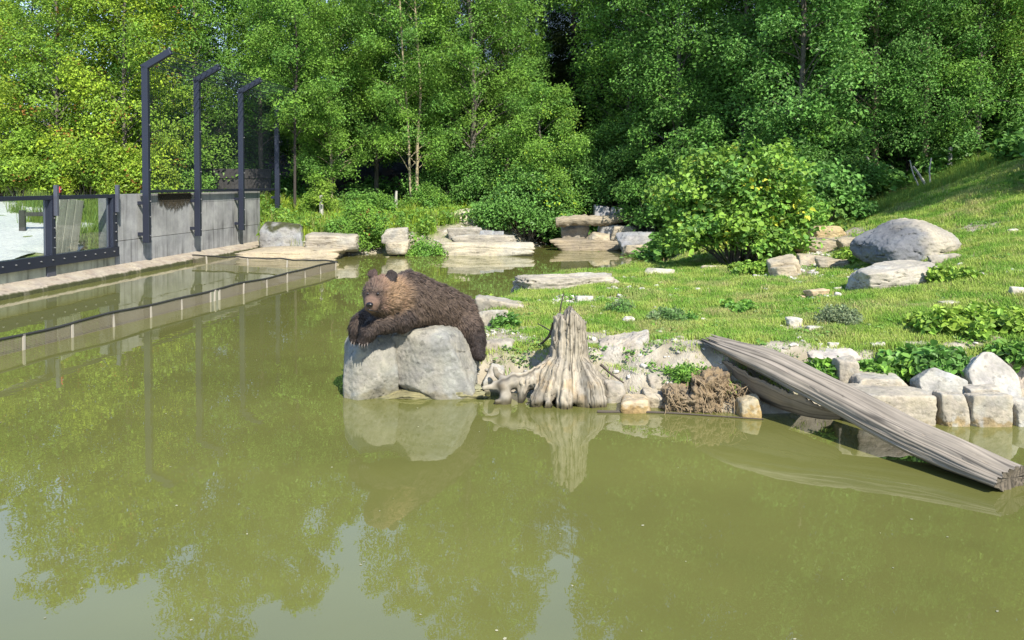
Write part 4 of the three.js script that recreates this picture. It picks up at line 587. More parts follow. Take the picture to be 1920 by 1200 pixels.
  const fg = new THREE.BufferGeometry(); fg.setAttribute('position', new THREE.BufferAttribute(pos, 3)); fg.setAttribute('normal', new THREE.BufferAttribute(nor, 3)); fg.setAttribute('color', new THREE.BufferAttribute(col, 3));
  mesh('fur', fg, new THREE.MeshStandardMaterial({ vertexColors: true, roughness: 0.8 }), bear).userData.kind = 'stuff';
  const black = new THREE.MeshStandardMaterial({ color: new THREE.Color(0.012, 0.01, 0.01), roughness: 0.35 }), horn = new THREE.MeshStandardMaterial({ color: new THREE.Color(0.12, 0.1, 0.085), roughness: 0.5 });
  const ng = new THREE.SphereGeometry(1, 20, 14), np = ng.attributes.position; for (let i = 0; i < np.count; i++) { const x = np.getX(i), y = np.getY(i), z = np.getZ(i), w = 1 - 0.3 * sm(-y, 0, 1); np.setXYZ(i, x * w, y, z - (Math.abs(Math.abs(x) - 0.45) < 0.22 && y < 0.2 && y > -0.6 && z > 0 ? 0.25 : 0)); } ng.computeVertexNormals();
  const nm = mesh('nose', ng, black, bear); nm.scale.set(0.043, 0.03, 0.036); nm.position.copy(q(693, 571.5, 8.455)); nm.rotation.y = -0.45;
  for (const [u, v, d] of [[690, 551, 8.61], [708.5, 551, 8.615]]) { const e = mesh('eye', new THREE.SphereGeometry(0.017, 14, 10), black, bear); e.position.copy(q(u, v, d)); }
  const mouth = mesh('mouth', tube([q(686, 579.5, 8.52), q(692, 581, 8.455), q(699, 583, 8.48), q(707, 584, 8.56)], 0.006, 0.005, 14, 6), black, bear);
  for (const [A, B] of toes) { const d = B.clone().sub(A).normalize(), s = B.clone().addScaledVector(d, 0.01), e1 = s.clone().addScaledVector(d, 0.035).add(V(0, 0, 0.012)), e2 = e1.clone().add(V(0, -0.03, -0.008)); mesh('claw', tube([s, e1, e2], 0.009, 0.002, 6, 6), horn, bear); }
}
// ------------------------------------------------------------------ leaves, trees, shrubs, herbs, grass
function leafMat(tr = 0.32, gloss = 0.25) { return new THREE.MeshPhysicalMaterial({ color: 0xffffff, roughness: 0.95, transmission: tr, thickness: 0, clearcoat: gloss, clearcoatRoughness: 0.38, specularIntensity: 0.4, side: THREE.DoubleSide }); }
const leafM = leafMat(), needleM = leafMat(0.1, 0.1), grassM = leafMat(0.3, 0.12);
const M4 = new THREE.Matrix4(), Q = new THREE.Quaternion(), Q2 = new THREE.Quaternion(), UP = V(0, 1, 0);
// a spray of n folded leaves round the origin, most of them facing up (+y)
function clumpGeo(n, R, len, wid, s, { flat = 0.6, tilt = 0.75, blunt = false } = {}) {
  const keep = seed; seed = s * 977 + 5; const pos = [], nor = [], e = new THREE.Euler();
  for (let i = 0; i < n; i++) {
    const c = V(rr(-1, 1), rr(-1, 1) * flat, rr(-1, 1)); if (c.length() > 1.2) c.normalize(); c.multiplyScalar(R);
    const l = len * rr(0.7, 1.25), w = wid * rr(0.75, 1.2), f = w * rr(0.15, 0.5), dr = rr(-0.1, 0.35) * l; e.set(rr(-tilt, tilt), rr(0, 6.28), rr(-tilt, tilt), 'YXZ'); Q.setFromEuler(e);
    const k = blunt ? [[0, 0, 0], [-w * 0.45, f * 0.7, l * 0.3], [-w * 0.4, f * 0.6 - dr * 0.4, l * 0.72], [0, -dr, l], [w * 0.4, f * 0.6 - dr * 0.4, l * 0.72], [w * 0.45, f * 0.7, l * 0.3]] : [[0, 0, 0], [-w / 2, f, l * 0.42], [0, -dr, l], [w / 2, f, l * 0.42]];
    const p = k.map((q) => V(...q).applyQuaternion(Q).add(c)), T = blunt ? [[0, 2, 1], [0, 3, 2], [0, 4, 3], [0, 5, 4]] : [[0, 2, 1], [0, 3, 2]];
    for (const t of T) for (const m of t) pos.push(p[m].x, p[m].y, p[m].z);
  }
  seed = keep; const g = new THREE.BufferGeometry(); g.setAttribute('position', new THREE.Float32BufferAttribute(pos, 3)); g.computeVertexNormals(); return g;
}
const CL = { fine: [1, 2, 3].map((s) => clumpGeo(16, 0.3, 0.085, 0.058, s)), mid: [4, 5, 6].map((s) => clumpGeo(13, 0.32, 0.12, 0.08, s)), big: [7, 8].map((s) => clumpGeo(9, 0.2, 0.115, 0.105, s, { blunt: true, tilt: 0.6 })), herb: [9, 10].map((s) => clumpGeo(10, 0.11, 0.085, 0.06, s, { blunt: true })), tiny: [11].map((s) => clumpGeo(14, 0.09, 0.05, 0.022, s, { tilt: 1 })) };
// spruce bough: flat fan of needle twigs, hanging a little
CL.spruce = [31, 32].map((s) => { const keep = seed; seed = s; const pos = []; const tri = (a, b, c) => { for (const v of [a, b, c]) pos.push(v.x, v.y, v.z); }; for (let k = 0; k < 13; k++) { const t = k / 13, side = k % 2 ? 1 : -1, b = V(0, -0.25 * t * t, t * 0.9), L = 0.42 * (1 - 0.75 * t) + 0.08; const d = V(side * 0.8, -0.25 + rr(-0.1, 0.1), 0.6).normalize(); for (let j = 0; j < 5; j++) { const q = b.clone().addScaledVector(d, L * j / 5), w = V(rr(-0.5, 0.5), 0.25, rr(0.2, 1)).normalize().multiplyScalar(0.09); tri(q.clone().add(V(0.012, 0, 0)), q.clone().add(V(-0.012, 0, 0.012)), q.clone().add(w)); tri(q.clone(), q.clone().add(V(0, 0.004, 0.02)), q.clone().addScaledVector(d, 0.1).add(V(rr(-0.04, 0.04), -0.03, rr(-0.04, 0.04)))); } } seed = keep; const g = new THREE.BufferGeometry(); g.setAttribute('position', new THREE.Float32BufferAttribute(pos, 3)); g.computeVertexNormals(); return g; });
const col = new THREE.Color();
function instanced(name, geos, mat, list, parent) {   // list: [matrix, colour]; split over the variants
  geos.forEach((g, k) => { const part = list.filter((_, i) => i % geos.length === k); if (!part.length) return; const im = new THREE.InstancedMesh(g, mat, part.length); im.name = parent === scene ? numbered(name) : name; im.castShadow = im.receiveShadow = true; part.forEach(([m, c], i) => { im.setMatrixAt(i, m); im.setColorAt(i, col.setRGB(c[0], c[1], c[2])); }); im.userData.kind = 'stuff'; parent.add(im); });
}
const barkTone = (a) => new THREE.MeshStandardMaterial({ color: new THREE.Color(...a), map: rep(rockTex, 2, 0.7), bumpMap: rep(rockBump, 3, 1), bumpScale: 0.02, roughness: 0.95 });
const BARK = { grey: barkTone([0.17, 0.15, 0.12]), dark: barkTone([0.06, 0.05, 0.042]), pale: barkTone([0.42, 0.35, 0.22]), birch: barkTone([0.55, 0.53, 0.48]) };
const G = { leaf: [0.135, 0.295, 0.047], fresh: [0.196, 0.349, 0.039], yellow: [0.338, 0.446, 0.029], olive: [0.227, 0.290, 0.039], deep: [0.112, 0.242, 0.036], blue: [0.152, 0.317, 0.063], rust: [0.3, 0.14, 0.03], spruce: [0.022, 0.045, 0.018], lime: [0.288, 0.407, 0.048] };
// crown lobes filled with leaf clumps; returns instances in the plant's own axes
function fill(list, c, r, n, tones, { flat = 0.75, size = 1, shell = 0.5, drop = 0.0 } = {}) {
  const h = mix3(tones[0], tones[1], rnd()), o = rr(0, 50);
  for (let i = 0; i < n; i++) {
    const d = V(rr(-1, 1), rr(-0.8, 1), rr(-1, 1)).normalize(), k = r * (shell + (1 - shell) * Math.sqrt(rnd())) * (1 + 0.25 * n3(d.x * 1.8 + o, d.y * 1.8, d.z * 1.8)), p = V(c.x + d.x * k, c.y + d.y * k * flat - drop * r * (d.x * d.x + d.z * d.z) * rnd(), c.z + d.z * k);
    const up = V(d.x * 0.55 + rr(-0.35, 0.35), 0.75, d.z * 0.55 + rr(-0.35, 0.35)).normalize(); Q.setFromUnitVectors(UP, up); Q2.setFromAxisAngle(UP, rr(0, 6.28)); Q.multiply(Q2);
    const s = size * rr(0.7, 1.3); M4.compose(p, Q, V(s, s, s));
    const w = rr(0.65, 1.35), t = rnd() < 0.2 ? mix3(h, tones[1], 0.7) : h, u = rnd() < 0.025 && tones[2] ? tones[2] : t; list.push([M4.clone(), [u[0] * w, u[1] * w, u[2] * w]]);
  }
}
// a broadleaf tree: foot at p, total height h, crown from height b up, radius R
function tree(name, label, category, p, { h, b = 0.3, R = 2.6, tones, leaf = 'mid', lobes = 30, n = 70, bark = 'grey', tr = 0.14, lean = [0, 0], group, profile = (t) => Math.sqrt(Math.max(0, 1 - (2 * t - 0.75) ** 2 / 1.6)), size = 1, lr = [0.28, 0.5], flat = 0.7, stems = 1 }) {
  const o = thing(name, label, category, p, 0, group), crown = [], wood = [];
  const ax = (t, k = 0) => V(lean[0] * t * t * h + 0.25 * n3(t * 2, p.x + k * 5, 1) * t * 2 + (k ? Math.cos(k * 2.3) * 0.9 * (0.3 + t) : 0), t * h, lean[1] * t * t * h + 0.25 * n3(t * 2, p.z + k * 5, 7) * t * 2 + (k ? Math.sin(k * 2.3) * 0.9 * (0.3 + t) : 0));
  for (let k = 0; k < stems; k++) { const pts = []; for (let i = 0; i <= 8; i++) pts.push(ax((i / 8) * 0.96 - 0.02, k)); wood.push(tube(pts, tr * (k ? 0.75 : 1), 0.025, 26, 8, 0.15)); }
  for (let i = 0; i < lobes; i++) {
    const t = (i + rnd()) / lobes, y = mix(b * h, h * 0.97, t), pr = R * profile(t), a = i * 2.4 + rr(-0.5, 0.5), rad = pr * Math.sqrt(rr(0.15, 1)) * 0.85, k = i % stems, c0 = ax(y / h, k), c = V(c0.x + Math.cos(a) * rad, y + rr(-0.3, 0.3), c0.z + Math.sin(a) * rad), r = Math.max(0.35, pr * rr(...lr));
    fill(crown, c, r, Math.round(n * clamp(r / (R * 0.4), 0.35, 1.6)), tones, { flat, size });
    if (rnd() < 0.7) { const s = ax(Math.max(0.1, (y - rad * 0.55) / h), k), m = s.clone().lerp(c, 0.5).add(V(0, 0.12 * rad, 0)); wood.push(tube([s, m, c], tr * 0.32 * (1.1 - t * 0.7), 0.008, 7, 5)); }
  }
  mesh('trunk', merge(wood), BARK[bark], o); instanced('crown', CL[leaf], leafM, crown, o); return o;
}
function spruce(label, p, h, R, group) {
  const o = thing('spruce_tree', label, 'tree', p, 0, group), list = []; mesh('trunk', tube([V(0, -0.2, 0), V(0, h * 0.5, 0), V(0, h, 0)], 0.2, 0.02, 12, 8), BARK.dark, o);
  for (let y = h * 0.12; y < h * 0.99; y += 0.33) { const r = R * Math.pow(1 - y / h, 0.8) + 0.15, n = Math.round(5 + r * 2.2); for (let k = 0; k < n; k++) { const a = rr(0, 6.28); for (let s = 0.25; s < r; s += 0.55) { Q.setFromEuler(new THREE.Euler(0.32 + rr(-0.15, 0.15), Math.PI / 2 - a + rr(-0.3, 0.3), 0, 'YXZ')); const g = rr(1.0, 1.5); M4.compose(V(Math.cos(a) * s, y - 0.28 * s + rr(-0.1, 0.1), Math.sin(a) * s), Q, V(g, g, g)); const w = rr(0.7, 1.5); list.push([M4.clone(), mix3(G.spruce, G.olive, rnd() < 0.25 ? 0.4 : 0.08).map((x) => x * w)]); } } }
  instanced('crown', CL.spruce, needleM, list, o); return o;
}
// shrub: foliage over an ellipsoid mound, stems from the foot
function shrub(name, label, p, [w, h, d], { tones, leaf = 'mid', lobes = 26, n = 60, size = 1, category = 'shrub', group, bark = 'grey', lift = 0.12, stemN = 9, loose = 1 }) {
  const o = thing(name, label, category, p, 0, group), crown = [], wood = [];
  for (let i = 0; i < lobes; i++) { const a = i * 2.4, u = Math.sqrt((i + 0.5) / lobes), y = h * (lift + (0.92 - lift) * Math.sqrt(Math.max(0, 1 - u * u * 0.85)) * rr(0.25, 1)), c = V(Math.cos(a) * u * w * 0.42, y, Math.sin(a) * u * d * 0.42), r = Math.min(w, h, d) * rr(0.1, 0.27) * loose, out = rnd() < 0.4 ? rr(1.05, 1.32) : rr(0.8, 1); c.x *= out; c.z *= out; c.y *= out > 1 ? rr(0.95, 1.12) : 1; fill(crown, c, r, Math.round(n * clamp(r / (0.2 * Math.min(w, h, d)), 0.3, 1.4)), tones, { size, shell: 0.3 }); if (i % 3 === 0 || i < stemN) wood.push(tube([V(Math.cos(a) * 0.06 * w, -0.1, Math.sin(a) * 0.06 * d), V(c.x * 0.5, y * 0.5, c.z * 0.5), c], 0.022 * Math.min(1.4, h / 2), 0.006, 7, 5)); }
  mesh('stems', merge(wood), BARK[bark], o).userData.kind = 'stuff'; instanced('foliage', CL[leaf], leafM, crown, o); return o;
}
const foot = (u, d, dy = 0) => { const x = XD(u, d); return V(x, height(x, -d) + dy, -d); };
// --- yellow green trees beyond the gravel path
const YEL = [G.yellow, G.fresh, G.rust], MIXD = [G.fresh, G.yellow, G.rust], GRN = [G.leaf, G.fresh, G.fresh], DEEP = [G.deep, G.leaf, G.fresh];
[[-190, 34, 16, 3.4, 'leftmost yellow green tree, cut off by the left edge of the photo', DEEP], [-20, 35.5, 10.6, 2.6, 'yellow green tree with orange tinged leaves at the left edge above the window', YEL], [110, 33, 13.6, 3.1, 'yellow green tree behind the middle window post', YEL], [235, 31.8, 12.8, 2.9, 'bright yellow green tree just left of the first tall fence post', MIXD], [365, 34.5, 19.5, 3.2, 'tall mid green tree behind the second fence post', GRN]].forEach(([u, d, h, R, label, tones], i) =>
  tree('broadleaf_tree', label, 'tree', foot(u, d), { h, b: 0.06, R, tones, lobes: 105, n: 46, leaf: 'mid', tr: 0.1, lr: [0.16, 0.36] }));
[[40, 31, 3.2, 2.6, 'low yellow green bush above the left window pane', YEL], [165, 30.5, 3.4, 2.4, 'bright yellow bush above the right window pane', YEL], [-60, 32, 3.2, 2.2, 'olive bush at the left edge above the window', [G.olive, G.yellow, G.rust]], [262, 30.6, 2.8, 2.4, 'yellow green bush left of the first fence post above the wall', MIXD], [340, 32.5, 2.4, 2.6, 'dark green bush behind the wall between first and second fence post', GRN]].forEach(([u, d, w, h, label, tones]) => shrub('bush', label, foot(u, d), [w, h, 2], { tones, leaf: 'mid', lobes: 30, n: 60 }));
// --- wood behind the far bank
const thin = (label, u, d, h, R, o = {}) => tree('slender_tree', label, 'tree', foot(u, d), { h, b: 0.12, R, tones: GRN, leaf: 'fine', lobes: 90, n: 58, bark: 'pale', tr: 0.07, lr: [0.15, 0.34], ...o, b: (o.b ?? 0.2) * 0.72, lobes: Math.round((o.lobes ?? 46) * 1.9) });
thin('slender tree with pale thin trunk right of the fence', 622, 33.8, 11.2, 2.0, { lean: [0.02, 0] });
thin('slender tree with pale twin trunks in the middle of the far bank', 782, 33.6, 15.5, 2.3, { stems: 2, b: 0.22 });
thin('green tree whose leaves hang over the shaded last fence post', 552, 31.6, 14.5, 2.2, { b: 0.36, tr: 0.06, lobes: 40, bark: 'dark' });
thin('green tree behind the third fence post', 490, 35.5, 15.5, 2.8, { b: 0.3, bark: 'grey', tr: 0.12 });
thin('green tree left of the twin trunked slender tree, set back', 705, 37, 11.2, 2.6, { b: 0.3, bark: 'grey', tr: 0.12 });
thin('wide green tree right of the twin trunked slender tree', 885, 34.5, 19.5, 3.1, { b: 0.2, bark: 'grey', tr: 0.15, lobes: 66 });
thin('tall green tree left of the dark spruce gap', 950, 37, 20, 2.7, { b: 0.24, bark: 'grey', tr: 0.15, lobes: 60 });
thin('small green tree in front of the dark gap in the middle of the wood', 1010, 32.6, 6.3, 2.2, { b: 0.15, lobes: 34, bark: 'grey', tones: [G.leaf, G.fresh, G.yellow] });
// --- spruces in the gap
[[1015, 46, 16, 3.2, 'dark spruce at the left of the gap in the wood'], [1075, 42, 15, 2.8, 'dark spruce in the middle of the gap in the wood'], [1140, 44, 19, 3.2, 'dark spruce at the right of the gap in the wood'], [905, 49, 18, 3.2, 'dark spruce hidden behind the far bank trees left of the gap']].forEach(([u, d, h, R, l]) => spruce(l, foot(u, d), h, R));
// --- taller trees on the slope to the right
const slope = (label, u, d, h, R, tones, o = {}) => tree('broadleaf_tree', label, 'tree', foot(u, d), { h, R, tones, lobes: 115, n: 48, leaf: 'mid', tr: 0.12, lr: [0.16, 0.35], ...o, b: (o.b ?? 0.16) * 0.5 });
slope('green tree right of the spruce gap', 1180, 34, 20, 2.9, GRN, { b: 0.28 });
slope('dark green tree behind the top of the hazel bush', 1270, 30.5, 19, 2.8, DEEP, { b: 0.2 });
slope('deep green tree right behind the hazel bush', 1395, 29, 19.5, 2.9, DEEP, { b: 0.16 });
slope('light fresh green tree above the right half of the hazel bush', 1500, 26.5, 17, 2.5, [G.leaf, G.blue, G.fresh], { leaf: 'mid', b: 0.2, n: 50, size: 1.1 });
slope('broad green tree above the grey boulder', 1640, 27.5, 18, 2.8, [G.leaf, G.blue], { leaf: 'fine', n: 62, b: 0.14, bark: 'pale' });
slope('green tree with reddish trunk on the upper slope', 1735, 26.8, 18, 2.5, [G.leaf, G.blue], { leaf: 'fine', n: 62, b: 0.12, bark: 'pale', tr: 0.1 });
slope('green tree at the upper right edge of the meadow', 1830, 26.6, 18, 2.5, [G.leaf, G.fresh], { leaf: 'fine', n: 60, b: 0.1 });
slope('tree with pale trunk at the right edge of the photo', 1945, 27, 17, 2.4, [G.leaf, G.olive], { leaf: 'fine', n: 60, b: 0.16, bark: 'birch', tr: 0.12 });
slope('tree beyond the right edge that shades the upper meadow', 2391, 15.8, 11, 2.7, [G.leaf, G.deep], { leaf: 'fine', n: 60, lobes: 70, b: 0.5 });
slope('second tree beyond the right edge farther up the slope', 2130, 27.5, 16, 3, [G.leaf, G.deep], { leaf: 'mid', n: 70, b: 0.14 });
// --- second rows, only seen through gaps
[[430, 41, 17], [560, 42, 11.5], [660, 43, 10.5], [770, 42, 12], [850, 43, 18], [1230, 38, 20], [1330, 36, 20], [1450, 35, 20], [1560, 34, 20], [1690, 34, 19], [1800, 33, 19], [1900, 33, 19], [2010, 34, 19], [290, 41, 13], [60, 43, 11], [180, 42, 11]].forEach(([u, d, h]) =>
  tree('broadleaf_tree', 'dark green broadleaf tree in the rear row of the wood', 'tree', foot(u, d), { h, b: 0.1, R: 3, tones: DEEP, lobes: 60, n: 42, leaf: 'mid', tr: 0.14, bark: 'dark', lr: [0.2, 0.42], size: 1.2, group: 'trees in the rear row of the wood' }));
[[520, 50, 18], [700, 52, 11.5], [1000, 54, 17], [1250, 46, 20], [1420, 44, 20], [1620, 43, 20], [1820, 42, 18], [1980, 42, 18], [340, 50, 15], [820, 53, 17], [1120, 52, 19]].forEach(([u, d, h]) => spruce('dark spruce at the back of the wood', foot(u, d), h, 3.4, 'spruces at the back of the wood'));
[[840, 35.5, 3.2, 2.8], [900, 33.8, 3, 3.4], [450, 36, 3, 4.2], [1230, 29, 3, 4], [1310, 27.5, 3, 4.4], [1480, 25.4, 3, 4], [1560, 25.6, 3, 3.6], [1690, 28.4, 3.4, 3.2], [1790, 28.2, 3, 2.8], [1880, 27.6, 3.4, 3]].forEach(([u, d, w, h]) => shrub('shrub', 'loose green undergrowth shrub in the shade of the wood', foot(u, d), [w, h, 2], { tones: [G.leaf, G.deep, G.fresh], leaf: 'mid', lobes: 22, n: 34, loose: 0.9, group: 'undergrowth shrubs in the shade of the wood' }));
// --- shrubs at the far bank
shrub('shrub', 'large dark green shrub overhanging the far water left of the fallen trunk', foot(985, 31.3, -0.1), [4.2, 3.0, 2.4], { tones: [G.blue, G.leaf, G.yellow], leaf: 'mid', lobes: 60, n: 26, loose: 0.85 });
shrub('shrub', 'tall green shrub right behind the fallen pale trunk', foot(1150, 33), [4, 4.4, 3], { tones: [G.blue, G.deep], leaf: 'mid', lobes: 44, n: 48 });
shrub('shrub', 'green shrub above the large overhanging one at the far bank', foot(1065, 33), [3.2, 4.8, 2.6], { tones: [G.leaf, G.blue], leaf: 'mid', lobes: 36, n: 48 });
shrub('shrub', 'dark leafy shrub hanging over the water right of the far pale slab', foot(676, 27.9, -0.3), [1.9, 2.1, 1.5], { tones: [G.leaf, G.fresh, G.rust], leaf: 'mid', lobes: 34, n: 30, size: 0.75, loose: 0.85 });
shrub('sapling', 'bright green sapling beside the end of the fence', foot(596, 31, 0), [1.3, 2.2, 1], { tones: [G.lime, G.fresh], leaf: 'mid', lobes: 14, n: 30, size: 0.75, category: 'sapling' });
shrub('shrub', 'low green shrub behind the far bank between the white stakes', foot(690, 32.5, 0), [2.8, 1.3, 1.6], { tones: [G.fresh, G.leaf], lobes: 26, n: 22, size: 0.8 });
shrub('shrub', 'low green shrub at the foot of the twin trunked slender tree', foot(810, 33.2, 0), [2.6, 1.3, 1.6], { tones: [G.leaf, G.fresh], lobes: 24, n: 22, size: 0.8 });
shrub('sedge_clump', 'drooping clump of green leaves over the far water in front of the pale slabs', foot(792, 27.3, -0.25), [1.9, 1.3, 1.2], { tones: [G.leaf, G.fresh], lobes: 20, n: 50, size: 0.7, category: 'plant clump' });
// --- the hazel bush in the middle ground
shrub('hazel_bush', 'big yellow green hazel bush with round leaves between pond and meadow', foot(1388, 18.9, -0.1), [4.1, 3.3, 3.0], { tones: [G.leaf, [0.24, 0.38, 0.04], [0.5, 0.5, 0.05]], leaf: 'big', lobes: 105, n: 21, size: 1.0, lift: 0.08, category: 'bush', loose: 0.85 });
shrub('bush', 'smaller dark green bush right of the hazel bush at the edge of the wood', foot(1540, 22.5, -0.1), [2.4, 2.3, 1.6], { tones: [G.leaf, G.blue], leaf: 'big', lobes: 30, n: 30 });
// --- white stakes and bare stems
const stakeM = new THREE.MeshStandardMaterial({ color: new THREE.Color(0.55, 0.53, 0.47), map: rep(woodTex, 2, 1), roughness: 0.9 });
for (const [u, v0, v1, d, w, l, lean] of [[603, 366, 402, 30.5, 0.16, 'pale grey stake in the herbs at the left of the far bank', 0.05], [742, 358, 378, 32.8, 0.12, 'pale stake in the shade behind the far bank herbs', -0.05], [1634, 294, 322, 25.8, 0.13, 'white birch stub under the trees right of the hazel bush', 0.25], [1780, 276, 306, 26, 0.15, 'white stake at the upper edge of the meadow', -0.08]]) { const a = at(u, v1, d), b = at(u, v0, d); b.x += -lean * 0.6; single('stake', l, 'stake', merge([bar(a.clone().add(V(0, -0.3, 0)), a.clone().lerp(b, 0.5), w * 0.55, w * 0.5, 9), bar(a.clone().lerp(b, 0.5), b, w * 0.5, w * 0.42, 9)]), stakeM); }
for (const [pts, r, l] of [[[[1722, 348], [1712, 325], [1706, 300]], 0.025, 'thin pale bare stem, leftmost of three at the upper edge of the meadow'], [[[1735, 346], [1722, 325], [1712, 312]], 0.045, 'thicker leaning pale stem, middle of three at the upper edge of the meadow'], [[[1744, 342], [1743, 320], [1746, 296]], 0.03, 'upright pale stem, rightmost of three at the upper edge of the meadow']]) single('bare_stem', l, 'stem', tube(pts.map(([u, v]) => at(u, v, 24.6)), r, r * 0.7, 10, 6, 0.3), stakeM);
// --- herbs and grass
function herb(label, u, v, w, h, o) { const p = ground(u, v); p.y -= 0.02; return shrub('herb', label, p, [w * 1.3, h * 0.8, w * 1.2], { category: 'plant', leaf: 'herb', lobes: 9, n: 14, stemN: 4, ...o }); }
const LIME2 = [G.fresh, G.lime];
herb('broad leaved plants in the meadow near the right edge, left patch', 1775, 618, 0.75, 0.24, { tones: LIME2, lobes: 14, n: 18 });
herb('broad leaved plants in the meadow at the right edge', 1880, 612, 0.8, 0.22, { tones: LIME2, lobes: 14, n: 18 });
herb('grey green feathery tuft above the log in the meadow', 1575, 608, 0.36, 0.3, { tones: [[0.24, 0.29, 0.15], [0.19, 0.25, 0.11]], leaf: 'tiny', lobes: 14, n: 22 });
herb('grey green low tuft in the middle of the meadow', 1258, 600, 0.5, 0.2, { tones: [[0.22, 0.28, 0.14], G.leaf], leaf: 'tiny', lobes: 12, n: 20 });
herb('grey green thin tuft right behind the stump', 1162, 588, 0.3, 0.22, { tones: [[0.22, 0.28, 0.14], G.leaf], leaf: 'tiny', lobes: 8, n: 18 });
herb('bushy bluish herb on the bank above the waterline blocks', 1745, 690, 0.6, 0.26, { tones: [G.blue, G.deep], lobes: 16, n: 18 });
herb('yellow green herb with bright leaf left of the bluish herb', 1700, 696, 0.36, 0.24, { tones: [G.fresh, G.leaf, [0.5, 0.45, 0.02]], lobes: 9 });
herb('green herb growing right of the upright bank stone', 1640, 712, 0.34, 0.2, { tones: [G.leaf, G.fresh] });
herb('small green herb left of the upright bank stone above the log', 1548, 704, 0.25, 0.16, { tones: [G.leaf, G.fresh] });
herb('green herb at the top of the tilted slab by the right edge', 1905, 672, 0.5, 0.18, { tones: [G.fresh, G.leaf] });
herb('small bright herb growing on the face of the tilted slab', 1838, 728, 0.16, 0.1, { tones: LIME2, lobes: 5, n: 10 });
herb('green tuft on the bank between root clump and log', 1285, 706, 0.4, 0.16, { tones: [G.leaf, G.fresh], leaf: 'tiny', lobes: 9, n: 14 });
herb('bright green fern like patch right of the large grey boulder', 1790, 520, 0.9, 0.14, { tones: LIME2, lobes: 12 });
herb('dense green patch left of the large grey boulder', 1598, 492, 0.6, 0.3, { tones: LIME2, lobes: 12 });
herb('green herb between bear rocks and the water behind the rump', 912, 580, 0.5, 0.32, { tones: [G.fresh, G.olive], lobes: 9 });
herb('small herb on the pale rock behind the curved branch', 945, 612, 0.25, 0.14, { tones: [G.leaf, G.deep], lobes: 6 });
herb('leafy patch of dock in the middle of the meadow', 1390, 583, 0.42, 0.1, { tones: [G.fresh, G.leaf], lobes: 8 });
herb('green weeds beside the yellow foot of the hazel bush', 1420, 512, 1.1, 0.28, { tones: LIME2, lobes: 14, n: 18 });
const blade = (n, h, w, R, s) => { const keep = seed; seed = s; const pos = []; for (let i = 0; i < n; i++) { const a = rr(0, 6.28), x = rr(-R, R), z = rr(-R, R), H = h * rr(0.55, 1.2), b = H * rr(0.1, 0.75), c = Math.cos(a), e = Math.sin(a), sx = -e * w / 2, sz = c * w / 2; const m = [x + c * b * 0.35, H * 0.6, z + e * b * 0.35], t = [x + c * b, H * rr(0.75, 1), z + e * b]; pos.push(x - sx, 0, z - sz, x + sx, 0, z + sz, m[0] + sx * 0.7, m[1], m[2] + sz * 0.7, x - sx, 0, z - sz, m[0] + sx * 0.7, m[1], m[2] + sz * 0.7, m[0] - sx * 0.7, m[1], m[2] - sz * 0.7, m[0] - sx * 0.7, m[1], m[2] - sz * 0.7, m[0] + sx * 0.7, m[1], m[2] + sz * 0.7, ...t); } seed = keep; const g = new THREE.BufferGeometry(); g.setAttribute('position', new THREE.Float32BufferAttribute(pos, 3)); g.computeVertexNormals(); return g; };
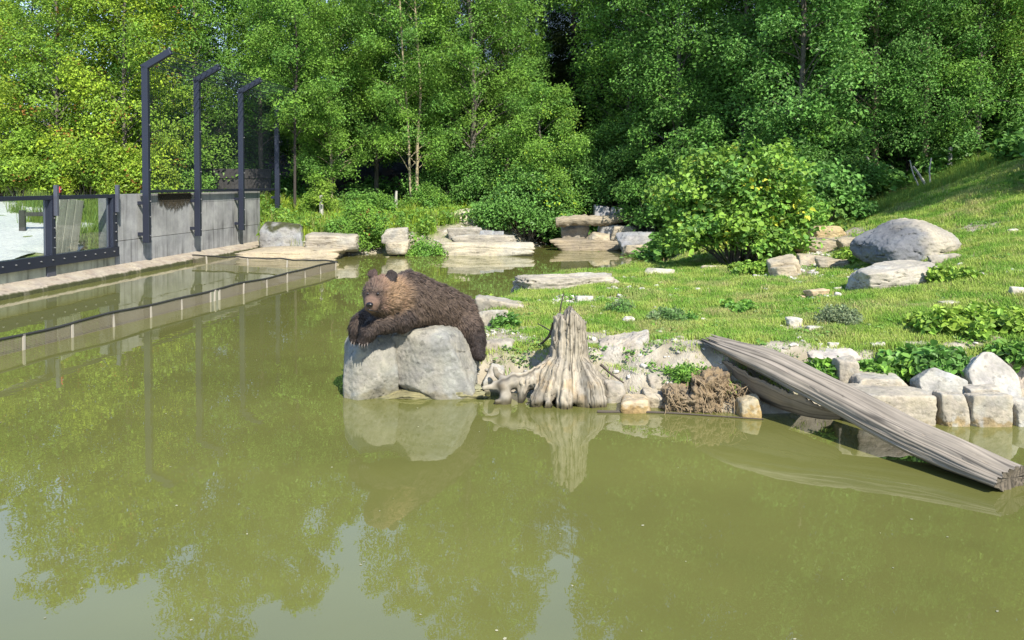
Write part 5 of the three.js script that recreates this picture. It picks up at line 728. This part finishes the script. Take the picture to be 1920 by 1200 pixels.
{
  const tuft = [blade(10, 0.055, 0.006, 0.05, 71), blade(10, 0.07, 0.006, 0.055, 72)], list = [];
  for (let i = 0; i < 420000 && list.length < 150000; i++) {
    const d = 8 + 20 * Math.pow(rnd(), 1.25), x = rr(-1.2, Math.min(20, d * 0.72)), z = -d, s = shoreDist(x, z); if (s < 0.12) continue;
    if (rnd() > 1 - 0.97 * bare(x, z) || wooded(x, z) > 0.5) continue;
    const n = fbm(x * 0.9, 5, z * 0.9, 3), sc = rr(0.6, 1.3) * mix(0.9, 1.6, clamp((d - 9) / 16)) * (1 + 0.6 * n), c = mix3(mix3([0.18, 0.33, 0.035], [0.33, 0.42, 0.075], clamp(0.5 + 1.3 * n3(x * 1.3, 8, z * 1.3))), [0.45, 0.38, 0.17], (rnd() < 0.1 ? 0.7 : 0) + 0.4 * sm(fbm(x * 0.6, 31, z * 0.6, 3), 0.05, 0.4)), w = rr(0.8, 1.25);
    M4.compose(V(x, height(x, z) - 0.004, z), Q.setFromAxisAngle(UP, rr(0, 6.28)), V(sc * 1.2, sc, sc * 1.2)); list.push([M4.clone(), c.map((k) => k * w)]);
  }
  const o = thing('grass', 'short green grass covering the meadow beside the pond', 'grass'); o.userData.kind = 'stuff'; instanced('blades', tuft, grassM, list, o);
  const lw = []; for (let i = 0; i < 9000 && lw.length < 3000; i++) { const d = 8.3 + 15 * rnd(), x = rr(-0.6, Math.min(16, d * 0.72)), z = -d; if (shoreDist(x, z) < 0.25 || wooded(x, z) > 0.3 || n3(x * 0.8, 14, z * 0.8) + 0.6 * n3(x * 3, 15, z * 3) < 0.12) continue; const k = rr(0.25, 0.75); M4.compose(V(x, height(x, z) + 0.02, z), Q.setFromAxisAngle(UP, rr(0, 6.28)), V(k, k * 0.7, k)); lw.push([M4.clone(), mix3(mix3(G.leaf, G.fresh, rnd()), [0.3, 0.34, 0.16], rnd() < 0.2 ? 0.6 : 0)]); }
  const ow = thing('meadow_weeds', 'low leafy weeds mixed into the grass of the meadow', 'weeds'); ow.userData.kind = 'stuff'; instanced('leaves', CL.herb, leafM, lw, ow);
  // tall grass and herbs of the far bank, and along the wood's edge
  const tall = [blade(12, 0.5, 0.014, 0.16, 81), blade(12, 0.65, 0.013, 0.18, 82)], l2 = [];
  for (let i = 0; i < 14000; i++) { const u = rr(486, 940), d = rr(27, 34.5), p = foot(u, d), s = shoreDist(p.x, p.z); if (s < (u > 815 ? 2.6 : u > 730 ? 1.1 : 0.4) || n3(p.x * 0.6, 6, p.z * 0.6) > 0.45 || rnd() < bare(p.x, p.z) * 0.93) continue; const k = rr(0.5, 1.3) * (1 + 0.5 * n3(p.x, 3, p.z)); M4.compose(p, Q.setFromAxisAngle(UP, rr(0, 6.28)), V(k, k, k)); const c = mix3(mix3(G.fresh, G.yellow, clamp(0.5 + n3(p.x * 0.9, 1, p.z * 0.9))), [0.35, 0.3, 0.13], rnd() < 0.12 ? 0.7 : 0); l2.push([M4.clone(), c]); }
  for (let i = 0; i < 4500; i++) { const u = rr(1440, 2100), x0 = XD(u, 24), d = woodLine(x0) + rr(-1.6, 0.9), p = foot(u, d); const k = rr(0.3, 0.75); M4.compose(p, Q.setFromAxisAngle(UP, rr(0, 6.28)), V(k, k, k)); l2.push([M4.clone(), mix3(G.leaf, G.olive, rnd())]); }
  for (let i = 0; i < 2600; i++) { const u = rr(20, 230), d = rr(22, 30), p = foot(u, d); if (WL(0, 0, 0) && n3(p.x * 0.5, 2, p.z * 0.5) < (u > 110 ? 0.0 : 0.3) || d < 24 && u < 120) continue; const k = rr(0.6, 1.4); M4.compose(p, Q.setFromAxisAngle(UP, rr(0, 6.28)), V(k, k, k)); l2.push([M4.clone(), mix3([0.12, 0.2, 0.05], G.olive, rnd())]); }
  const o2 = thing('tall_grass', 'tall rough grass and herbs along the far bank and the edge of the wood', 'grass'); o2.userData.kind = 'stuff'; instanced('blades', tall, grassM, l2, o2);
  // herb leaves mixed into the far bank
  const l3 = []; for (let i = 0; i < 2600; i++) { const u = rr(490, 940), d = rr(27.3, 34), p = foot(u, d), s = shoreDist(p.x, p.z); if (s < (u > 815 ? 2.2 : 0.3) || rnd() < bare(p.x, p.z) * 0.9) continue; const k = rr(0.9, 2); M4.compose(p.add(V(0, rr(0.1, 0.55), 0)), Q.setFromAxisAngle(UP, rr(0, 6.28)), V(k, k, k)); l3.push([M4.clone(), mix3(G.leaf, G.yellow, rnd() * rnd())]); }
  const o3 = thing('herbs', 'leafy herbs growing among the tall grass of the far bank', 'herbs'); o3.userData.kind = 'stuff'; instanced('leaves', CL.herb, leafM, l3, o3);
  // ivy and undergrowth on the woodland floor
  const l4 = []; for (let i = 0; i < 5200; i++) { const u = rnd() < 0.5 ? rr(960, 2200) : rr(380, 2200), x0 = XD(u, 30), d = woodLine(x0) + rr(0.2, 7), p = foot(u, d), k = rr(1.6, 3.6); if (n3(p.x * 0.5, 4, p.z * 0.5) < -0.15) continue; M4.compose(p.add(V(0, rr(0.05, 0.7), 0)), Q.setFromAxisAngle(UP, rr(0, 6.28)), V(k, k, k)); l4.push([M4.clone(), mix3(G.deep, G.leaf, rnd())]); }
  const o4 = thing('undergrowth', 'low dark undergrowth on the floor of the wood', 'undergrowth'); o4.userData.kind = 'stuff'; instanced('leaves', CL.herb, leafM, l4, o4);
  // pebbles on bare soil
  const peb = [rockGeo(1, 0.6, 0.8, { s: 301, det: 2 }), rockGeo(1, 0.5, 0.9, { s: 302, det: 2 })], l5 = [];
  for (let i = 0; i < 60000 && l5.length < 3000; i++) { const far = rnd() < 0.2, x = far ? rr(-9, 2) : rr(-2, 8), z = far ? rr(-33, -26) : -rr(8.2, 21), s = shoreDist(x, z); if (s < 0.02 || rnd() > bare(x, z)) continue; const k = 0.015 + 0.07 * Math.pow(rnd(), 3) * (z < -12 ? 1.6 : 1); M4.compose(V(x, height(x, z) + k * 0.1, z), Q.setFromEuler(new THREE.Euler(rr(-0.4, 0.4), rr(0, 6.28), rr(-0.4, 0.4))), V(k, k, k)); const w = rr(0.3, 0.62); l5.push([M4.clone(), [w, w * 0.92, w * 0.78]]); }
  const o5 = thing('pebbles', 'small pale pebbles scattered over the bare soil of the banks', 'pebbles'); o5.userData.kind = 'stuff'; instanced('gravel', peb, new THREE.MeshStandardMaterial({ vertexColors: true, roughness: 0.95 }), l5, o5);
}

{ // specks of pollen and leaf bits afloat on the pond
  const g = new THREE.CircleGeometry(1, 5).rotateX(-Math.PI / 2), l = []; for (let i = 0; i < 110; i++) { const d = 3.6 + 22 * rnd() * rnd(), x = rr(-0.75, 0.75) * d, z = -d; if (shoreDist(x, z) > -0.05) continue; const k = rr(0.004, 0.011); M4.compose(V(x, 0.004, z), Q.setFromAxisAngle(UP, rr(0, 6.28)), V(k * rr(0.6, 1.8), 1, k)); const w = rr(0.2, 0.42); l.push([M4.clone(), [w, w * 0.95, w * 0.6]]); }
  const o = thing('floating_debris', 'tiny pale specks of pollen and leaf bits afloat on the pond', 'debris'); o.userData.kind = 'stuff'; instanced('specks', [g], new THREE.MeshStandardMaterial({ roughness: 0.9, side: THREE.DoubleSide }), l, o);
}
renderer.render(scene, camera);
